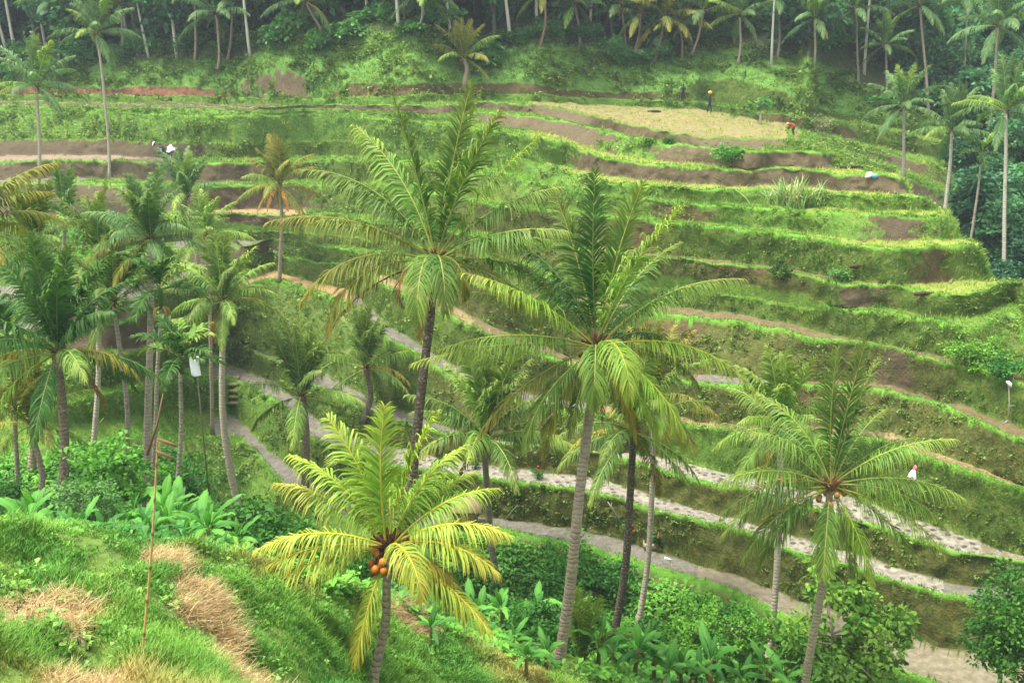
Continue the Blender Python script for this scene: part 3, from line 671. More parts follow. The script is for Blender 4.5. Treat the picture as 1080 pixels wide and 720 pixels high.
def undergrowth():
    cen = Vall[Qall].mean(1); az = np.arctan2(cen[:, 0], cen[:, 1]); r = np.hypot(cen[:, 0], cen[:, 1])
    rowi = np.repeat(np.arange(NR - 1), NA - 1); u = 540 + np.tan(az) * F * cp_
    ok = (rowi < near_rows + 7) & (np.abs(az) < 0.6) & (r > 21.5)
    d = ok * (kid.reshape(-1)[Qall[:, 0]] == knames.index('gully')).astype(float)
    d = d * (0.3 + 1.5 * fbm(cen[:, 0] * 0.4, cen[:, 1] * 0.4, 51)); pos, nr, f = scatter(Qall, d, 26000, 4)
    patch = fbm(pos[:, 0] * 0.35, pos[:, 1] * 0.35, 61); n = len(pos); per = 6; m = n * per
    rep = np.repeat(np.arange(n), per); th = RNG.uniform(0, 6.283, m); el = RNG.uniform(-0.1, 0.9, m)
    D = np.stack([np.cos(th) * np.cos(el), np.sin(th) * np.cos(el), np.sin(el)], -1)
    hgt = (0.1 + 0.9 * RNG.random(n) * patch ** 1.5)[rep]; B = pos[rep] + np.stack([RNG.normal(0, .12, m), RNG.normal(0, .12, m), hgt * RNG.random(m)], -1)
    Ln = RNG.uniform(0.16, 0.42, m); W = Ln * RNG.uniform(0.16, 0.3, m); S = np.stack([-np.sin(th), np.cos(th), RNG.normal(0, .25, m)], -1)
    tip = B + D * Ln[:, None] + np.array([0, 0, -0.35]) * (Ln[:, None]); mid = B + D * (Ln * .5)[:, None]
    V = np.stack([B, mid + S * W[:, None], tip, mid - S * W[:, None]], 1).reshape(-1, 3)
    k = np.clip((patch[rep] - .3) * 2 + RNG.normal(0, .25, m), 0, 1)[:, None]
    c = (lin(58, 116, 42) * (1 - k) + lin(122, 182, 66) * k) * .8
    o = obj('undergrowth', raw_mesh('undergrowth', V, [np.arange(m * 4).reshape(-1, 4)], np.repeat(c, 4, 0)), M_LEAF)
    tag(o, 'low leafy undergrowth covering the gully floor', 'undergrowth', kind='stuff')
def bank_plants():
    cen = Vall[Qall].mean(1); az = np.arctan2(cen[:, 0], cen[:, 1]); r = np.hypot(cen[:, 0], cen[:, 1]); k0 = kid.reshape(-1)[Qall[:, 0]]
    rowi = np.repeat(np.arange(NR - 1), NA - 1)
    d = np.isin(k0, [knames.index(k) for k in ('olive', 'oliveg', 'gbank', 'slope', 'bank')]).astype(float) * (rowi >= near_rows) * (np.abs(az) < .57) * (r < 170)
    d *= np.clip(fbm(cen[:, 0] * .45, cen[:, 1] * .45 + cen[:, 2] * .8, 93) - .4, 0, 1) * np.clip(60 / r, .35, 1.2) * np.where(k0 == knames.index('slope'), 2.2, 1)
    pos, nr, f = scatter(Qall, d, 9000, 12); n = len(pos); per = 9; rep = np.repeat(np.arange(n), per); m = len(rep); big = np.clip(r[f] / 60, .8, 1.9)[rep]
    th = RNG.uniform(0, 6.283, m); el = RNG.uniform(0, 1.2, m); D = np.stack([np.cos(th) * np.cos(el), np.sin(th) * np.cos(el), np.sin(el)], -1)
    B = pos[rep] + np.stack([RNG.normal(0, .1, m), RNG.normal(0, .1, m), RNG.random(m) * .25], -1) * big[:, None]
    Ln = RNG.uniform(.1, .3, m) * big; W = Ln * RNG.uniform(.15, .34, m); S = np.stack([-np.sin(th), np.cos(th), RNG.normal(0, .3, m)], -1)
    mid = B + D * (Ln * .5)[:, None]; tip = B + D * Ln[:, None] - np.array([0, 0, .35]) * Ln[:, None]
    k = np.clip(RNG.random(n) * .8 + fbm(pos[:, 0] * .2, pos[:, 1] * .2, 99) * .4 - .1, 0, 1)[rep][:, None]; c = (lin(62, 100, 40) * (1 - k) + lin(142, 170, 78) * k) * .8 * RNG.uniform(.75, 1.2, m)[:, None]
    o = obj('bank_plants', raw_mesh('bank_plants', np.stack([B, mid + S * W[:, None], tip, mid - S * W[:, None]], 1).reshape(-1, 3), [np.arange(m * 4).reshape(-1, 4)], np.repeat(c, 4, 0)), M_LEAF); tag(o, 'small ferns and weeds growing out of the terrace banks', 'weeds', kind='stuff')
grass_far(); bank_plants(); grass_near(); undergrowth()
# ------------------------------------------------------------------ palms
def unit(a): return a / (np.linalg.norm(a, axis=-1, keepdims=True) + 1e-9)
ZUP = np.array([0, 0, 1.0])
def frond(mb, d0, L, bend, twist=0.0, nl=58, ll=0.85, lw=0.024, droop=1.0, vee=0.35, cols=None, start=(0, 0, 0), heading=None, rr=0.03, rng=None, seg3=True, petiole=0.17, fan=72, curl=1.35, missing=0.1, side_bend=0.0):
    """one pinnate leaf: an arching rachis with two rows of hanging leaflets"""
    rng = rng or RNG
    steep = d0[2] / (np.linalg.norm(d0) + 1e-9)
    if steep > .84: fan, lw, ll, petiole = 46, lw * 1.55, ll * 1.08, .1     # young leaves: closed, dense blades
    cr, cb, ct = cols            # rachis, leaf base, leaf tip colour
    d0 = unit(np.asarray(d0, float)); h = np.array([d0[0], d0[1], 0]) if heading is None else np.asarray(heading, float)
    if np.linalg.norm(h) < 1e-3: h = np.array([1.0, 0, 0])
    h = unit(h); e0 = math.asin(np.clip(d0[2], -1, 1))
    if heading is not None and np.dot(d0[:2], h[:2]) < 0: e0 = math.pi - e0
    n = 26; s = np.linspace(0, 1, n); el = e0 - bend * s ** curl
    side0 = np.array([h[1], -h[0], 0])
    T = np.cos(el)[:, None] * h + np.sin(el)[:, None] * ZUP + side0 * (side_bend * s ** 1.5)[:, None]
    T = unit(T)
    P = np.asarray(start, float) + np.concatenate([np.zeros((1, 3)), np.cumsum((T[1:] + T[:-1]) * 0.5 * L / (n - 1), 0)])
    Nn = unit(np.cross(np.tile(side0, (n, 1)), T)); Nn = np.where((Nn[:, 2:] < -0.999), -Nn, Nn)
    tw = twist * np.clip(s * 2.0, 0, 1)
    S = unit(np.cross(T, Nn))
    S, Nn = S * np.cos(tw)[:, None] + Nn * np.sin(tw)[:, None], Nn * np.cos(tw)[:, None] - S * np.sin(tw)[:, None]
    rad = rr * (1 - s) ** 0.7 + 0.004
    mb.tube(P[::2] if n % 2 else np.concatenate([P[:-1:2], P[-1:]]), (rad[::2] if n % 2 else np.concatenate([rad[:-1:2], rad[-1:]])), cr, n=4, cap=False)
    # leaflets
    sj = petiole + (1 - petiole) * (np.arange(nl) + 0.5) / nl
    sj = np.repeat(sj, 2); sg = np.tile([1.0, -1.0], nl)
    sj = np.clip(sj + rng.normal(0, 0.004, len(sj)), 0, 0.995)
    keep = rng.random(len(sj)) > missing; sj = sj[keep]; sg = sg[keep]; m = len(sj)
    f = sj * (n - 1); i0 = np.minimum(f.astype(int), n - 2); w = (f - i0)[:, None]
    B = P[i0] * (1 - w) + P[i0 + 1] * w; Tj = unit(T[i0] * (1 - w) + T[i0 + 1] * w); Sj = unit(S[i0] * (1 - w) + S[i0 + 1] * w); Nj = unit(Nn[i0] * (1 - w) + Nn[i0 + 1] * w)
    x = (sj - petiole) / (1 - petiole)
    prof = np.clip(0.35 + x / 0.28 * 0.65, 0, 1) * np.where(x > 0.45, 1 - 0.72 * (np.maximum(x - 0.45, 0) / 0.55) ** 1.6, 1)
    Lj = ll * prof * np.where(rng.random(m) < .12, rng.uniform(.45, .8, m), rng.uniform(0.85, 1.12, m))
    a = np.radians(fan - (fan - 30) * np.clip(x, 0, 1) ** 1.2 + rng.normal(0, 6, m) + np.sin(sj * 37 + L) * 5); ve = vee + rng.normal(0, 0.2, m)
    D0 = np.cos(a)[:, None] * Tj + np.sin(a)[:, None] * (np.cos(ve)[:, None] * Sj * sg[:, None] + np.sin(ve)[:, None] * Nj)
    dr = droop * rng.uniform(0.75, 1.25, m)
    D1 = unit(D0 - ZUP * (dr * 0.38)[:, None]); D2 = unit(D0 - ZUP * (dr * 1.25)[:, None]); D3 = unit(D0 - ZUP * (dr * 2.6)[:, None])
    p1 = B + D1 * (Lj * .33)[:, None]; p2 = p1 + D2 * (Lj * .34)[:, None]; p3 = p2 + D3 * (Lj * .33)[:, None]
    wv = unit(Tj - (Tj * D1).sum(1, keepdims=True) * D1); wv = unit(wv + Nj * rng.normal(0, .25, m)[:, None])
    W = (lw * (0.55 + 0.45 * prof) * rng.uniform(.85, 1.15, m))[:, None]
    tint = rng.uniform(0.72, 1.25, m)[:, None]
    mixv = np.clip(np.clip(x, 0, 1) ** 2.2 * 0.55 + rng.normal(0, .06, m), 0, 1)[:, None]
    c0 = (cb * (1 - mixv) + ct * mixv) * tint; c1 = (cb * 0.55 + ct * 0.45) * tint
    if seg3:
        V = np.stack([B - wv * W * .6, B + wv * W * .6, p1 + wv * W, p1 - wv * W, p2 + wv * W * .75, p2 - wv * W * .75, p3], 1).reshape(-1, 3)
        b = np.arange(m)[:, None] * 7
        C = np.stack([c0, c0, c0, c0, c0 * .6 + c1 * .4, c0 * .6 + c1 * .4, c1], 1).reshape(-1, 3)
        mb.add(V, [b + np.array([[0, 1, 2, 3]]), b + np.array([[3, 2, 4, 5]]), b + np.array([[5, 4, 6]])], C)
    else:
        V = np.stack([B - wv * W * .7, B + wv * W * .7, p2 + wv * W, p2 - wv * W, p3], 1).reshape(-1, 3)
        b = np.arange(m)[:, None] * 5
        C = np.stack([c0, c0, c0, c0, c1], 1).reshape(-1, 3)
        mb.add(V, [b + np.array([[0, 1, 2, 3]]), b + np.array([[3, 2, 4]])], C)
    return P[-1]

K = 0.74
def fc(r, b, t): return (lin(*r) * K, lin(*b) * K, lin(*t) * K)
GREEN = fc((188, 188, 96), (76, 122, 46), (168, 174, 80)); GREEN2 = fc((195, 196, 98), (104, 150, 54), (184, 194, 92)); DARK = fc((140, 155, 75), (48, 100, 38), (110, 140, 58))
BLUE = fc((150, 165, 105), (84, 128, 68), (142, 165, 98)); OLIVE = fc((175, 170, 80), (105, 125, 45), (195, 170, 70)); YEL = fc((235, 210, 75), (160, 186, 66), (238, 206, 92)); YELG = fc((205, 195, 75), (125, 170, 55), (205, 205, 90))
BROWN = fc((120, 85, 45), (140, 100, 50), (150, 95, 50)); ORANGE = fc((205, 150, 60), (205, 150, 60), (215, 160, 70)); GOLD = fc((205, 180, 75), (165, 160, 58), (205, 178, 75))
STRAWC = fc((175, 150, 95), (165, 145, 90), (190, 165, 110))

def trunk_mesh(base, hub, r0, r1, col, bow=0.3, name='trunk', flare=1.5, n=12):
    b = np.asarray(base, float) * 0; h = np.asarray(hub, float) - np.asarray(base, float)
    s = np.linspace(0, 1, 18); H = np.linalg.norm(h)
    ax = unit(np.array([h[1] + .3, -h[0] + .2, 0.0]))
    P = b + h * s[:, None] + ax * (np.sin(s * math.pi) * bow)[:, None] + np.stack([np.sin(s * 9 + H) * .03, np.cos(s * 7 + H) * .03, s * 0], -1)
    P[0, 2] -= 0.35
    R = (r0 + (r1 - r0) * s) * (1 + (flare - 1) * np.exp(-s * H / 0.35)) * (1 + 0.03 * np.sin(s * 40))
    mb = MB(); mb.tube(P, R, col, n=n); return mb.mesh(name, smooth=True)

def dirof(alpha, depth):
    a = math.radians(alpha); d = math.radians(depth)
    return np.array([math.cos(d) * math.cos(a), math.sin(d), math.cos(d) * math.sin(a)])

def add_hub(root, hub, scale=1.0, nuts=0, nutcol=(190, 140, 60), seed=0, fibre=(110, 78, 45)):
    rg = np.random.default_rng(seed)
    mb = MB(); fcol = lin(*fibre) * .6
    for k in range(16):      # leaf bases and fibre
        th = rg.uniform(0, 6.28); e = rg.uniform(0.1, 1.3); d = np.array([math.cos(th) * math.cos(e), math.sin(th) * math.cos(e), math.sin(e)])
        mb.tube([hub - ZUP * .25 * scale + d * .05, hub + d * .22 * scale, hub + d * .5 * scale], [.08 * scale, .06 * scale, .02], fcol * rg.uniform(.6, 1.4), n=5)
    for k in range(7):       # hanging spathes
        th = rg.uniform(0, 6.28); d = np.array([math.cos(th), math.sin(th), 0])
        mb.tube([hub + d * .1 * scale, hub + d * .3 * scale - ZUP * .12, hub + d * .36 * scale - ZUP * rg.uniform(.35, .8) * scale], [.03, .025, .008], fcol * rg.uniform(.8, 1.6), n=4)
    mb.build('fibre_sheath', M_FIBRE, root)
    if nuts:
        mb0 = MB(); mb0.ball((0, 0, 0), 0.095 * scale, lin(*nutcol) * .5, 9, 7, (1, 1, 1.2)); nm = mb0.mesh('coconut', True)
        for k in range(nuts):
            th = rg.uniform(0, 6.28); rad = rg.uniform(.24, .46) * scale
            obj('coconut', nm, M_NUT, root, loc=tuple(hub + np.array([math.cos(th) * rad, math.sin(th) * rad, -rg.uniform(.05, .6) * scale])))

TREES = {}
def hero(name, label, base, hub, specs, tr=(0.15, 0.10), tcol=(150, 132, 112), scale=1.0, nl=104, ll=1.05, bow=0.25, nuts=0, nutcol=(190, 140, 60), seed=1, group='coconut palms', cat='palm tree', lw=0.0185, kind='coconut_palm', fibre=(110, 78, 45)):
    rg = np.random.default_rng(seed)
    root = empty(kind, base, label, cat, group)
    hub_l = np.asarray(hub) - np.asarray(base)
    obj('trunk', trunk_mesh(base, hub, tr[0], tr[1], lin(*tcol) * .95, bow), M_TRUNK, root)
    for sp in specs:
        al, L, bend, dep, cols = sp[:5]; kw = dict(sp[5]) if len(sp) > 5 else {}
        mb = MB(); d = dirof(al, dep)
        if abs(d[0]) + abs(d[1]) < .12 and 'heading' not in kw: kw['heading'] = (d[0] + .1, d[1] - .05, 0)
        kw.setdefault('ll', ll); kw.setdefault('nl', nl); kw.setdefault('lw', lw)
        frond(mb, d, L * scale, math.radians(bend), cols=cols, start=hub_l + d * 0.08 + rg.normal(0, .04, 3), rng=rg, **kw)
        mb.build('dead_frond' if any(cols is q for q in (BROWN, ORANGE, STRAWC)) else 'frond', M_FROND, root)
    add_hub(root, hub_l, scale, nuts, nutcol, seed, fibre)
    TREES[label] = root
    return root
T0 = {'twist': 0.0}
# --- the tall palm left of the centre
b = on_ground(416, 640, 30.0); h = at_r(459, 276, 30.2)
TW = lambda t, **k: dict(twist=t, **k)
hero('tall', 'tallest coconut palm in the middle, dark slim trunk and upright feathery crown', b, h, [
    (87, 5.3, 8, 8, GREEN, TW(1.45, droop=.3, vee=.25, ll=.75, heading=(1, 0.2, 0))), (99, 5.2, 10, -6, GREEN, TW(0.3, droop=.35)), (79, 5.2, 14, 10, GREEN, TW(.7, droop=.5)), (72, 5.0, 16, -10, GREEN, TW(.2, droop=.5)),
    (108, 5.0, 42, 12, GREEN2, TW(.9)), (118, 4.9, 62, 0, GREEN), (128, 5.0, 45, 25, GREEN), (142, 5.3, 52, -8, OLIVE), (152, 4.9, 40, 25, GREEN), (160, 4.6, 82, -15, OLIVE), (168, 4.4, 100, -20, OLIVE, TW(0.2)),
    (58, 5.0, 22, 10, GREEN2, TW(.5, droop=.6)), (48, 4.6, 38, -10, GREEN), (34, 4.6, 36, -22, GREEN), (24, 4.7, 50, 18, GREEN2), (6, 4.4, 60, 25, GREEN), (-4, 3.8, 60, -15, OLIVE),
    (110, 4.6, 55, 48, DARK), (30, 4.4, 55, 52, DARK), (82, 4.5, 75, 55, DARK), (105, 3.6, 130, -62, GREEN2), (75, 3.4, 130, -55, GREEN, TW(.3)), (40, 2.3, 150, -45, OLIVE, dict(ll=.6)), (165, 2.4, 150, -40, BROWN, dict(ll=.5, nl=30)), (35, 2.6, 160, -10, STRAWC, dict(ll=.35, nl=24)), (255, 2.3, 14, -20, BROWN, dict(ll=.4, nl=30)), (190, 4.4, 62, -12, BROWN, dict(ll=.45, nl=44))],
    tr=(.19, .12), tcol=(92, 80, 66), nuts=4, nutcol=(120, 110, 45), seed=3, bow=.25)
# --- the broad palm right of the centre, its trunk running out of the frame
b = on_ground(588, 738, 29.8); h = at_r(629, 366, 29.6)
hero('broad', 'broad coconut palm right of the middle, its pale trunk leaving the bottom of the frame', b, h, [
    (91, 4.9, 6, -4, DARK, TW(1.5, droop=.25, vee=.2, ll=.8, heading=(1, .1, 0))), (83, 4.7, 14, 5, GREEN, TW(1.2, droop=.3, heading=(1, .2, 0))), (101, 4.4, 16, 12, GREEN, TW(.9, droop=.4)), (73, 4.9, 24, -12, GREEN2, TW(.2, droop=.5)), (110, 4.3, 55, 12, DARK),
    (122, 4.4, 48, 22, GREEN), (133, 4.8, 28, -18, YELG), (145, 4.5, 40, 22, GREEN), (158, 4.7, 36, -20, GREEN2), (172, 5.2, 24, -10, YELG), (196, 4.2, 40, -20, OLIVE), (64, 4.4, 48, 20, GREEN), (52, 4.6, 52, -8, GREEN), (40, 4.5, 46, 22, GREEN2), (18, 5.0, 74, -14, YELG), (-2, 4.2, 60, 22, GREEN),
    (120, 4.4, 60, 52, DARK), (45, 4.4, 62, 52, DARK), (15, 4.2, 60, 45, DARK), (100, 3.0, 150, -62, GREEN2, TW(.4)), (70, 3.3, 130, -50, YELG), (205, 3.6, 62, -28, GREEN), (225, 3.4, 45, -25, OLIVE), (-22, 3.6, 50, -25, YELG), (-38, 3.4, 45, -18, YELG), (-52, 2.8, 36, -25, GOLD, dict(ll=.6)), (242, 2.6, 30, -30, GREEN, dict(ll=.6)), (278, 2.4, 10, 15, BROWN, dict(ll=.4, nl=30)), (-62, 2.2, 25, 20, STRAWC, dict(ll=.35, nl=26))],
    scale=1.08, tr=(.20, .14), tcol=(160, 142, 122), nuts=7, nutcol=(150, 130, 60), seed=5, bow=.3, ll=.95)
# --- the yellow palm in front
b = on_ground(393, 736, 20.6); h = at_r(411, 577, 20.8)
hero('yellow', 'low yellow coconut palm in front with golden drooping leaves and orange coconuts', b, h, [
    (92, 3.5, 14, 4, YELG, TW(1.4, droop=.3, vee=.3, heading=(1, .1, 0))), (78, 3.3, 26, 8, YELG, TW(.7, droop=.4)), (104, 3.3, 30, 8, YELG, TW(.6, droop=.4)), (66, 3.0, 50, 20, YELG), (118, 3.2, 52, 10, YELG), (138, 3.3, 50, 18, YEL), (150, 3.2, 58, -10, YEL), (163, 3.2, 52, -14, YEL), (176, 3.2, 44, -18, YEL), 
    (48, 3.0, 55, 12, YELG), (36, 3.0, 62, -8, YEL), (46, 2.9, 40, 35, YELG), (20, 2.7, 62, -18, YEL), (58, 2.4, 110, -45, YEL), (98, 3.0, 60, 50, YELG), (125, 3.0, 60, 48, YELG), (60, 3.0, 60, 45, YELG), (8, 2.6, 60, 15, YELG), (-22, 3.0, 30, -22, YEL), (-8, 2.3, 62, -15, GOLD, dict(ll=.6)), (-32, 2.6, 42, -5, YELG), (248, 2.7, 16, -25, YEL), (200, 2.2, 35, 25, YELG), (-14, 1.9, 85, 0, BROWN, dict(ll=.4, nl=30))],
    scale=.98, tr=(.115, .09), tcol=(165, 150, 128), nuts=17, nutcol=(225, 140, 50), seed=8, ll=.78, nl=84, lw=.017, bow=.1, fibre=(95, 62, 35))
# --- the palm in front of the paddies on the right
b = on_ground(846, 735, 35.3); h = at_r(876, 512, 35.2)
hero('right', 'coconut palm at the lower right in front of the stony paddies, leaning pale trunk', b, h, [
    (86, 4.7, 6, 4, GREEN, TW(1.45, droop=.25, vee=.2, ll=.85, heading=(1, .1, 0))), (96, 4.6, 12, -6, GREEN, TW(1.3, droop=.3, heading=(1, .3, 0))), (76, 4.3, 18, 10, GREEN, TW(.6, droop=.4)), (110, 3.8, 55, 15, GREEN2, TW(.5)), (124, 3.9, 50, -8, GREEN2), (136, 3.9, 42, 22, GREEN), (150, 4.1, 52, -12, GREEN2), (163, 4.0, 58, -16, GREEN), (176, 4.0, 62, -10, GREEN2), (192, 3.8, 55, -18, GREEN),
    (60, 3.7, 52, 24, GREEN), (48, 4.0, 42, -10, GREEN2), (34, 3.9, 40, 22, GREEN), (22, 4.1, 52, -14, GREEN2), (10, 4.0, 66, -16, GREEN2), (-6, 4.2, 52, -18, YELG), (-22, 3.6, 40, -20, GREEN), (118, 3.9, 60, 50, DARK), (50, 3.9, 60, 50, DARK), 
    (208, 3.4, 42, -15, GREEN), (222, 3.3, 30, 10, GREEN2), (258, 2.9, 22, -35, GREEN2), (-58, 3.4, 25, -25, YELG), (-70, 3.0, 20, -20, GREEN2), (170, 3.7, 92, 22, ORANGE, dict(ll=.4, nl=36)), (212, 3.2, 38, 25, GOLD, dict(ll=.55)), (-78, 2.0, 10, 30, BROWN, dict(ll=.35, nl=26))],
    scale=1.13, tr=(.17, .12), tcol=(160, 145, 122), nuts=10, nutcol=(185, 140, 65), seed=11, bow=.15, fibre=(150, 110, 60))

# --- frond library for the other palms
LIB = {}
def lib(key, cols, e0, bend, L=4.4, **kw):
    mb = MB(); rg = np.random.default_rng(abs(hash(key)) % 1000 if False else sum(map(ord, key)))
    e = math.radians(e0); frond(mb, (math.cos(e), 0, math.sin(e)), L, math.radians(bend), cols=cols, rng=rg, heading=(1, 0, 0), **kw)
    LIB[key] = mb.mesh('frond')
for cn, cc in (('green', GREEN), ('bright', GREEN2), ('dark', DARK), ('blue', BLUE), ('olive', OLIVE)):
    for k, (e0, bend, kw) in enumerate(((84, 12, dict(twist=.9, droop=.35, vee=.3)), (72, 34, dict(droop=.5, twist=.3)), (58, 52, {}), (42, 58, dict(twist=.3)), (26, 66, dict(twist=-.3)), (8, 60, dict(twist=.2)), (-18, 48, dict(droop=1.1)))):
        lib(f'{cn}{k}', cc, e0, bend, nl=70, lw=.03, ll=.95, seg3=True, **kw)
lib('gold4', GOLD, 15, 75, nl=50, lw=.022, L=3.6); lib('gold6', GOLD, -25, 55, nl=50, lw=.022, L=3.4); lib('orange6', ORANGE, -20, 60, nl=34, ll=.5, lw=.035, L=3.0); lib('brown6', BROWN, -35, 45, nl=34, ll=.45, lw=.03, L=3.0)

def palm(label, base, hub, color, size=1.0, n=24, seed=0, tr=(.15, .10), tcol=(150, 132, 112), extra=(), nuts=0, up=0.5, group='coconut palms', bow=.3, kind='coconut_palm', droopy=0.0, nutcol=(150, 120, 50)):
    rg = np.random.default_rng(seed); root = empty(kind, base, label, 'palm tree', group)
    hub_l = np.asarray(hub) - np.asarray(base)
    obj('trunk', trunk_mesh(base, hub, tr[0], tr[1], lin(*tcol) * .95, bow, n=9), M_TRUNK, root)
    for k in range(n):
        q = (k + .5) / n                     # 0 = youngest, upright; 1 = oldest, hanging
        lv = int(np.clip((q ** (1.0 + up - droopy)) * 7 + rg.normal(0, .35), 0, 6)); az = k * 2.39996 + rg.normal(0, .2)
        key = f'{color}{lv}' if rg.random() > .15 else f"{'bright' if color != 'bright' else 'green'}{lv}"
        o = obj('frond', LIB[key], M_FROND, root); o.location = Vector(hub_l + rg.normal(0, .04, 3))
        s = size * rg.uniform(.88, 1.1); o.scale = (s, s, s); o.rotation_euler = (rg.normal(0, .08), rg.normal(0, .08), az)
    for key, az in extra:
        o = obj('dead_frond' if key[0] in 'ob' and key[:4] != 'blue' else 'frond', LIB[key], M_FROND, root); o.location = Vector(hub_l); o.scale = (size,) * 3; o.rotation_euler = (0, 0, math.radians(az))
    add_hub(root, hub_l, size * .8, nuts, nutcol, seed)
    TREES[label] = root
    return root
# label, base u v r, hub u v (r), colour, size, extras
def P3(label, ub, vb, r, uh, vh, rh=None, **kw):
    base = on_ground(ub, vb, r)
    if kw.get('group') == 'far coconut palms' and vb < 110:
        q = hit(ub, max(vb, float(np.interp(ub, S1U, S1V)) + 2))
        if q is not None and math.hypot(q[0], q[1]) < 160: base = q; r = rh = math.hypot(q[0], q[1])
    return palm(label, base, at_r(uh, vh, rh or r), **kw)
S1U = [0, 100, 160, 262, 280, 330, 400, 470, 500, 530, 580, 640, 700, 740, 800, 880, 930, 1000, 1080]; S1V = [66, 66, 62, 62, 48, 38, 30, 40, 60, 50, 45, 50, 64, 50, 50, 70, 100, 128, 160]
P3('dark green coconut palm at the left edge of the grove with a ringed brown trunk', 57, 545, 38, 62, 372, color='dark', size=0.9, n=26, seed=21, tr=(.21, .15), tcol=(120, 105, 85), extra=[('gold4', -5), ('gold4', 182), ('brown6', -8), ('gold6', 190)], up=.35)
P3('pale trunked coconut palm standing on the grass slope before the winding paddy', 252, 537, 57.5, 236, 318, color='bright', size=0.88, n=24, seed=22, tr=(.24, .15), tcol=(175, 162, 140), extra=[('gold4', 20), ('brown6', 260), ('brown6', 250), ('gold4', 140)], nuts=6, droopy=.25, bow=-.5)
P3('short coconut palm on the paddy edge with one broad upright leaf', 318, 514, 57, 318, 418, color='green', size=1.05, n=18, seed=23, tr=(.26, .2), tcol=(115, 100, 82), up=.9)
P3('coconut palm with orange nuts half hidden behind the tall central trunk', 386, 465, 61, 386, 388, color='green', size=0.92, n=22, seed=24, tr=(.2, .16), tcol=(110, 98, 82), nuts=7, nutcol=(190, 110, 50), extra=[('gold4', -15)])
P3('bushy coconut palm between the two tallest central palms', 525, 562, 48, 512, 462, 47, color='green', size=1.08, n=26, seed=25, tr=(.2, .15), tcol=(130, 120, 100), extra=[('brown6', 215), ('gold4', 190)], up=.55)
P3('yellowing coconut palm standing alone on the far left terraces', 294, 300, 80, 295, 196, color='olive', size=0.85, n=20, seed=26, tr=(.16, .12), tcol=(150, 135, 110), extra=[('gold4', 185), ('gold4', 10), ('gold6', 200), ('gold6', 330), ('orange6', 245), ('orange6', 300)], nuts=4)
P3('bluish coconut palm below the white sheet on the far left bank', 205, 268, 75, 197, 208, color='blue', size=0.82, n=20, seed=27, tr=(.16, .12), up=.6)
P3('coconut palm crown above the paired pale trunks on the left', 150, 520, 46, 158, 252, color='blue', size=0.66, n=26, seed=28, tr=(.19, .13), tcol=(165, 152, 132), extra=[('olive5', 200), ('olive6', 240)], nuts=4)
P3('coconut palm crown at the far left behind the dark green palm', 28, 460, 47, 36, 262, color='green', size=0.66, n=24, seed=29, tr=(.17, .12), extra=[('olive5', 170)])
P3('coconut palm leaves reaching in from the left edge at mid height', -28, 470, 42, -30, 240, color='olive', size=0.85, n=22, seed=30, tr=(.17, .12))
P3('dark trunked coconut palm behind the broad palm, two yellow leaves hanging', 647, 668, 40.5, 668, 455, color='green', size=0.88, n=22, seed=31, tr=(.2, .15), tcol=(88, 78, 64), extra=[('gold6', -60), ('gold4', 185), ('gold6', 300)], droopy=.3)
P3('slender pale coconut palm just right of the dark trunked one', 675, 614, 44.5, 688, 425, color='olive', size=0.82, n=20, seed=32, tr=(.16, .12), tcol=(175, 162, 142), extra=[('gold6', 290), ('gold6', 320)], droopy=.35)
P3('coconut palm with an orange hanging leaf behind the lower right palm', 810, 668, 41, 822, 452, 42, color='bright', size=0.78, n=22, seed=33, tr=(.16, .12), tcol=(185, 172, 150), extra=[('gold6', 230)], nuts=4)
P3('small young coconut palm sprouting near the foot of the broad palm', 614, 715, 31, 614, 700, color='bright', size=.62, n=11, seed=34, tr=(.1, .09), extra=[('orange6', 10)], up=1.3, bow=0)
P3('grey green coconut palm deeper in the left grove between two leafier crowns', 98, 470, 52, 104, 268, color='green', size=.72, n=18, seed=91, tr=(.14, .1), tcol=(170, 158, 138))
P3('yellowish coconut palm crown above the grass slope palm on the left', 214, 360, 66, 216, 250, color='bright', size=.72, n=18, seed=92, tr=(.14, .1), extra=[('gold4', 40), ('gold6', 300)])
P3('small coconut palm at the far left edge below the long leaves', 30, 480, 43, 32, 448, color='olive', size=.7, n=14, seed=93, tr=(.13, .1), extra=[('gold4', 180)])
P3('slender coconut palm with a thin crooked stem right of the dark green ringed palm', 128, 520, 46, 120, 318, color='green', size=.68, n=16, seed=94, tr=(.13, .09), tcol=(150, 138, 118), bow=.6)
P3('small crowned coconut palm far back in the left grove under the terrace wall', 66, 420, 56, 70, 232, color='blue', size=.66, n=16, seed=95, tr=(.13, .09), tcol=(160, 150, 130), bow=-.4)
# far palms, standing on the terraces, in the side valley and before the forest
P3('lone coconut palm with drooping leaves on the upper left terraces', 38, 203, 88, 39, 92, color='blue', size=0.86, n=20, seed=41, tr=(.15, .11), tcol=(165, 152, 130), droopy=.4, group='far coconut palms')
P3('coconut palm before the dark forest, its stem rising from the red soil bank', 107, 116, 97, 101, 36, color='blue', size=0.9, n=20, seed=42, tr=(.14, .1), tcol=(165, 155, 135), droopy=.25, group='far coconut palms')
P3('bluish coconut palm at the forest edge left of the bare soil scar', 229, 78, 110, 227, 14, color='blue', size=1.05, n=20, seed=43, tr=(.14, .1), group='far coconut palms')
P3('stemless brownish coconut palm on the grass slope behind the tallest palm', 489, 88, 108, 489, 62, color='olive', size=.85, n=15, seed=44, tr=(.2, .16), group='far coconut palms')
P3('coconut palm at the forest edge above the earth wall, leaning brown stem', 690, 66, 112, 701, 18, color='olive', size=1.0, n=20, seed=45, tr=(.15, .11), tcol=(120, 95, 75), group='far coconut palms', extra=[('orange6', 200)])
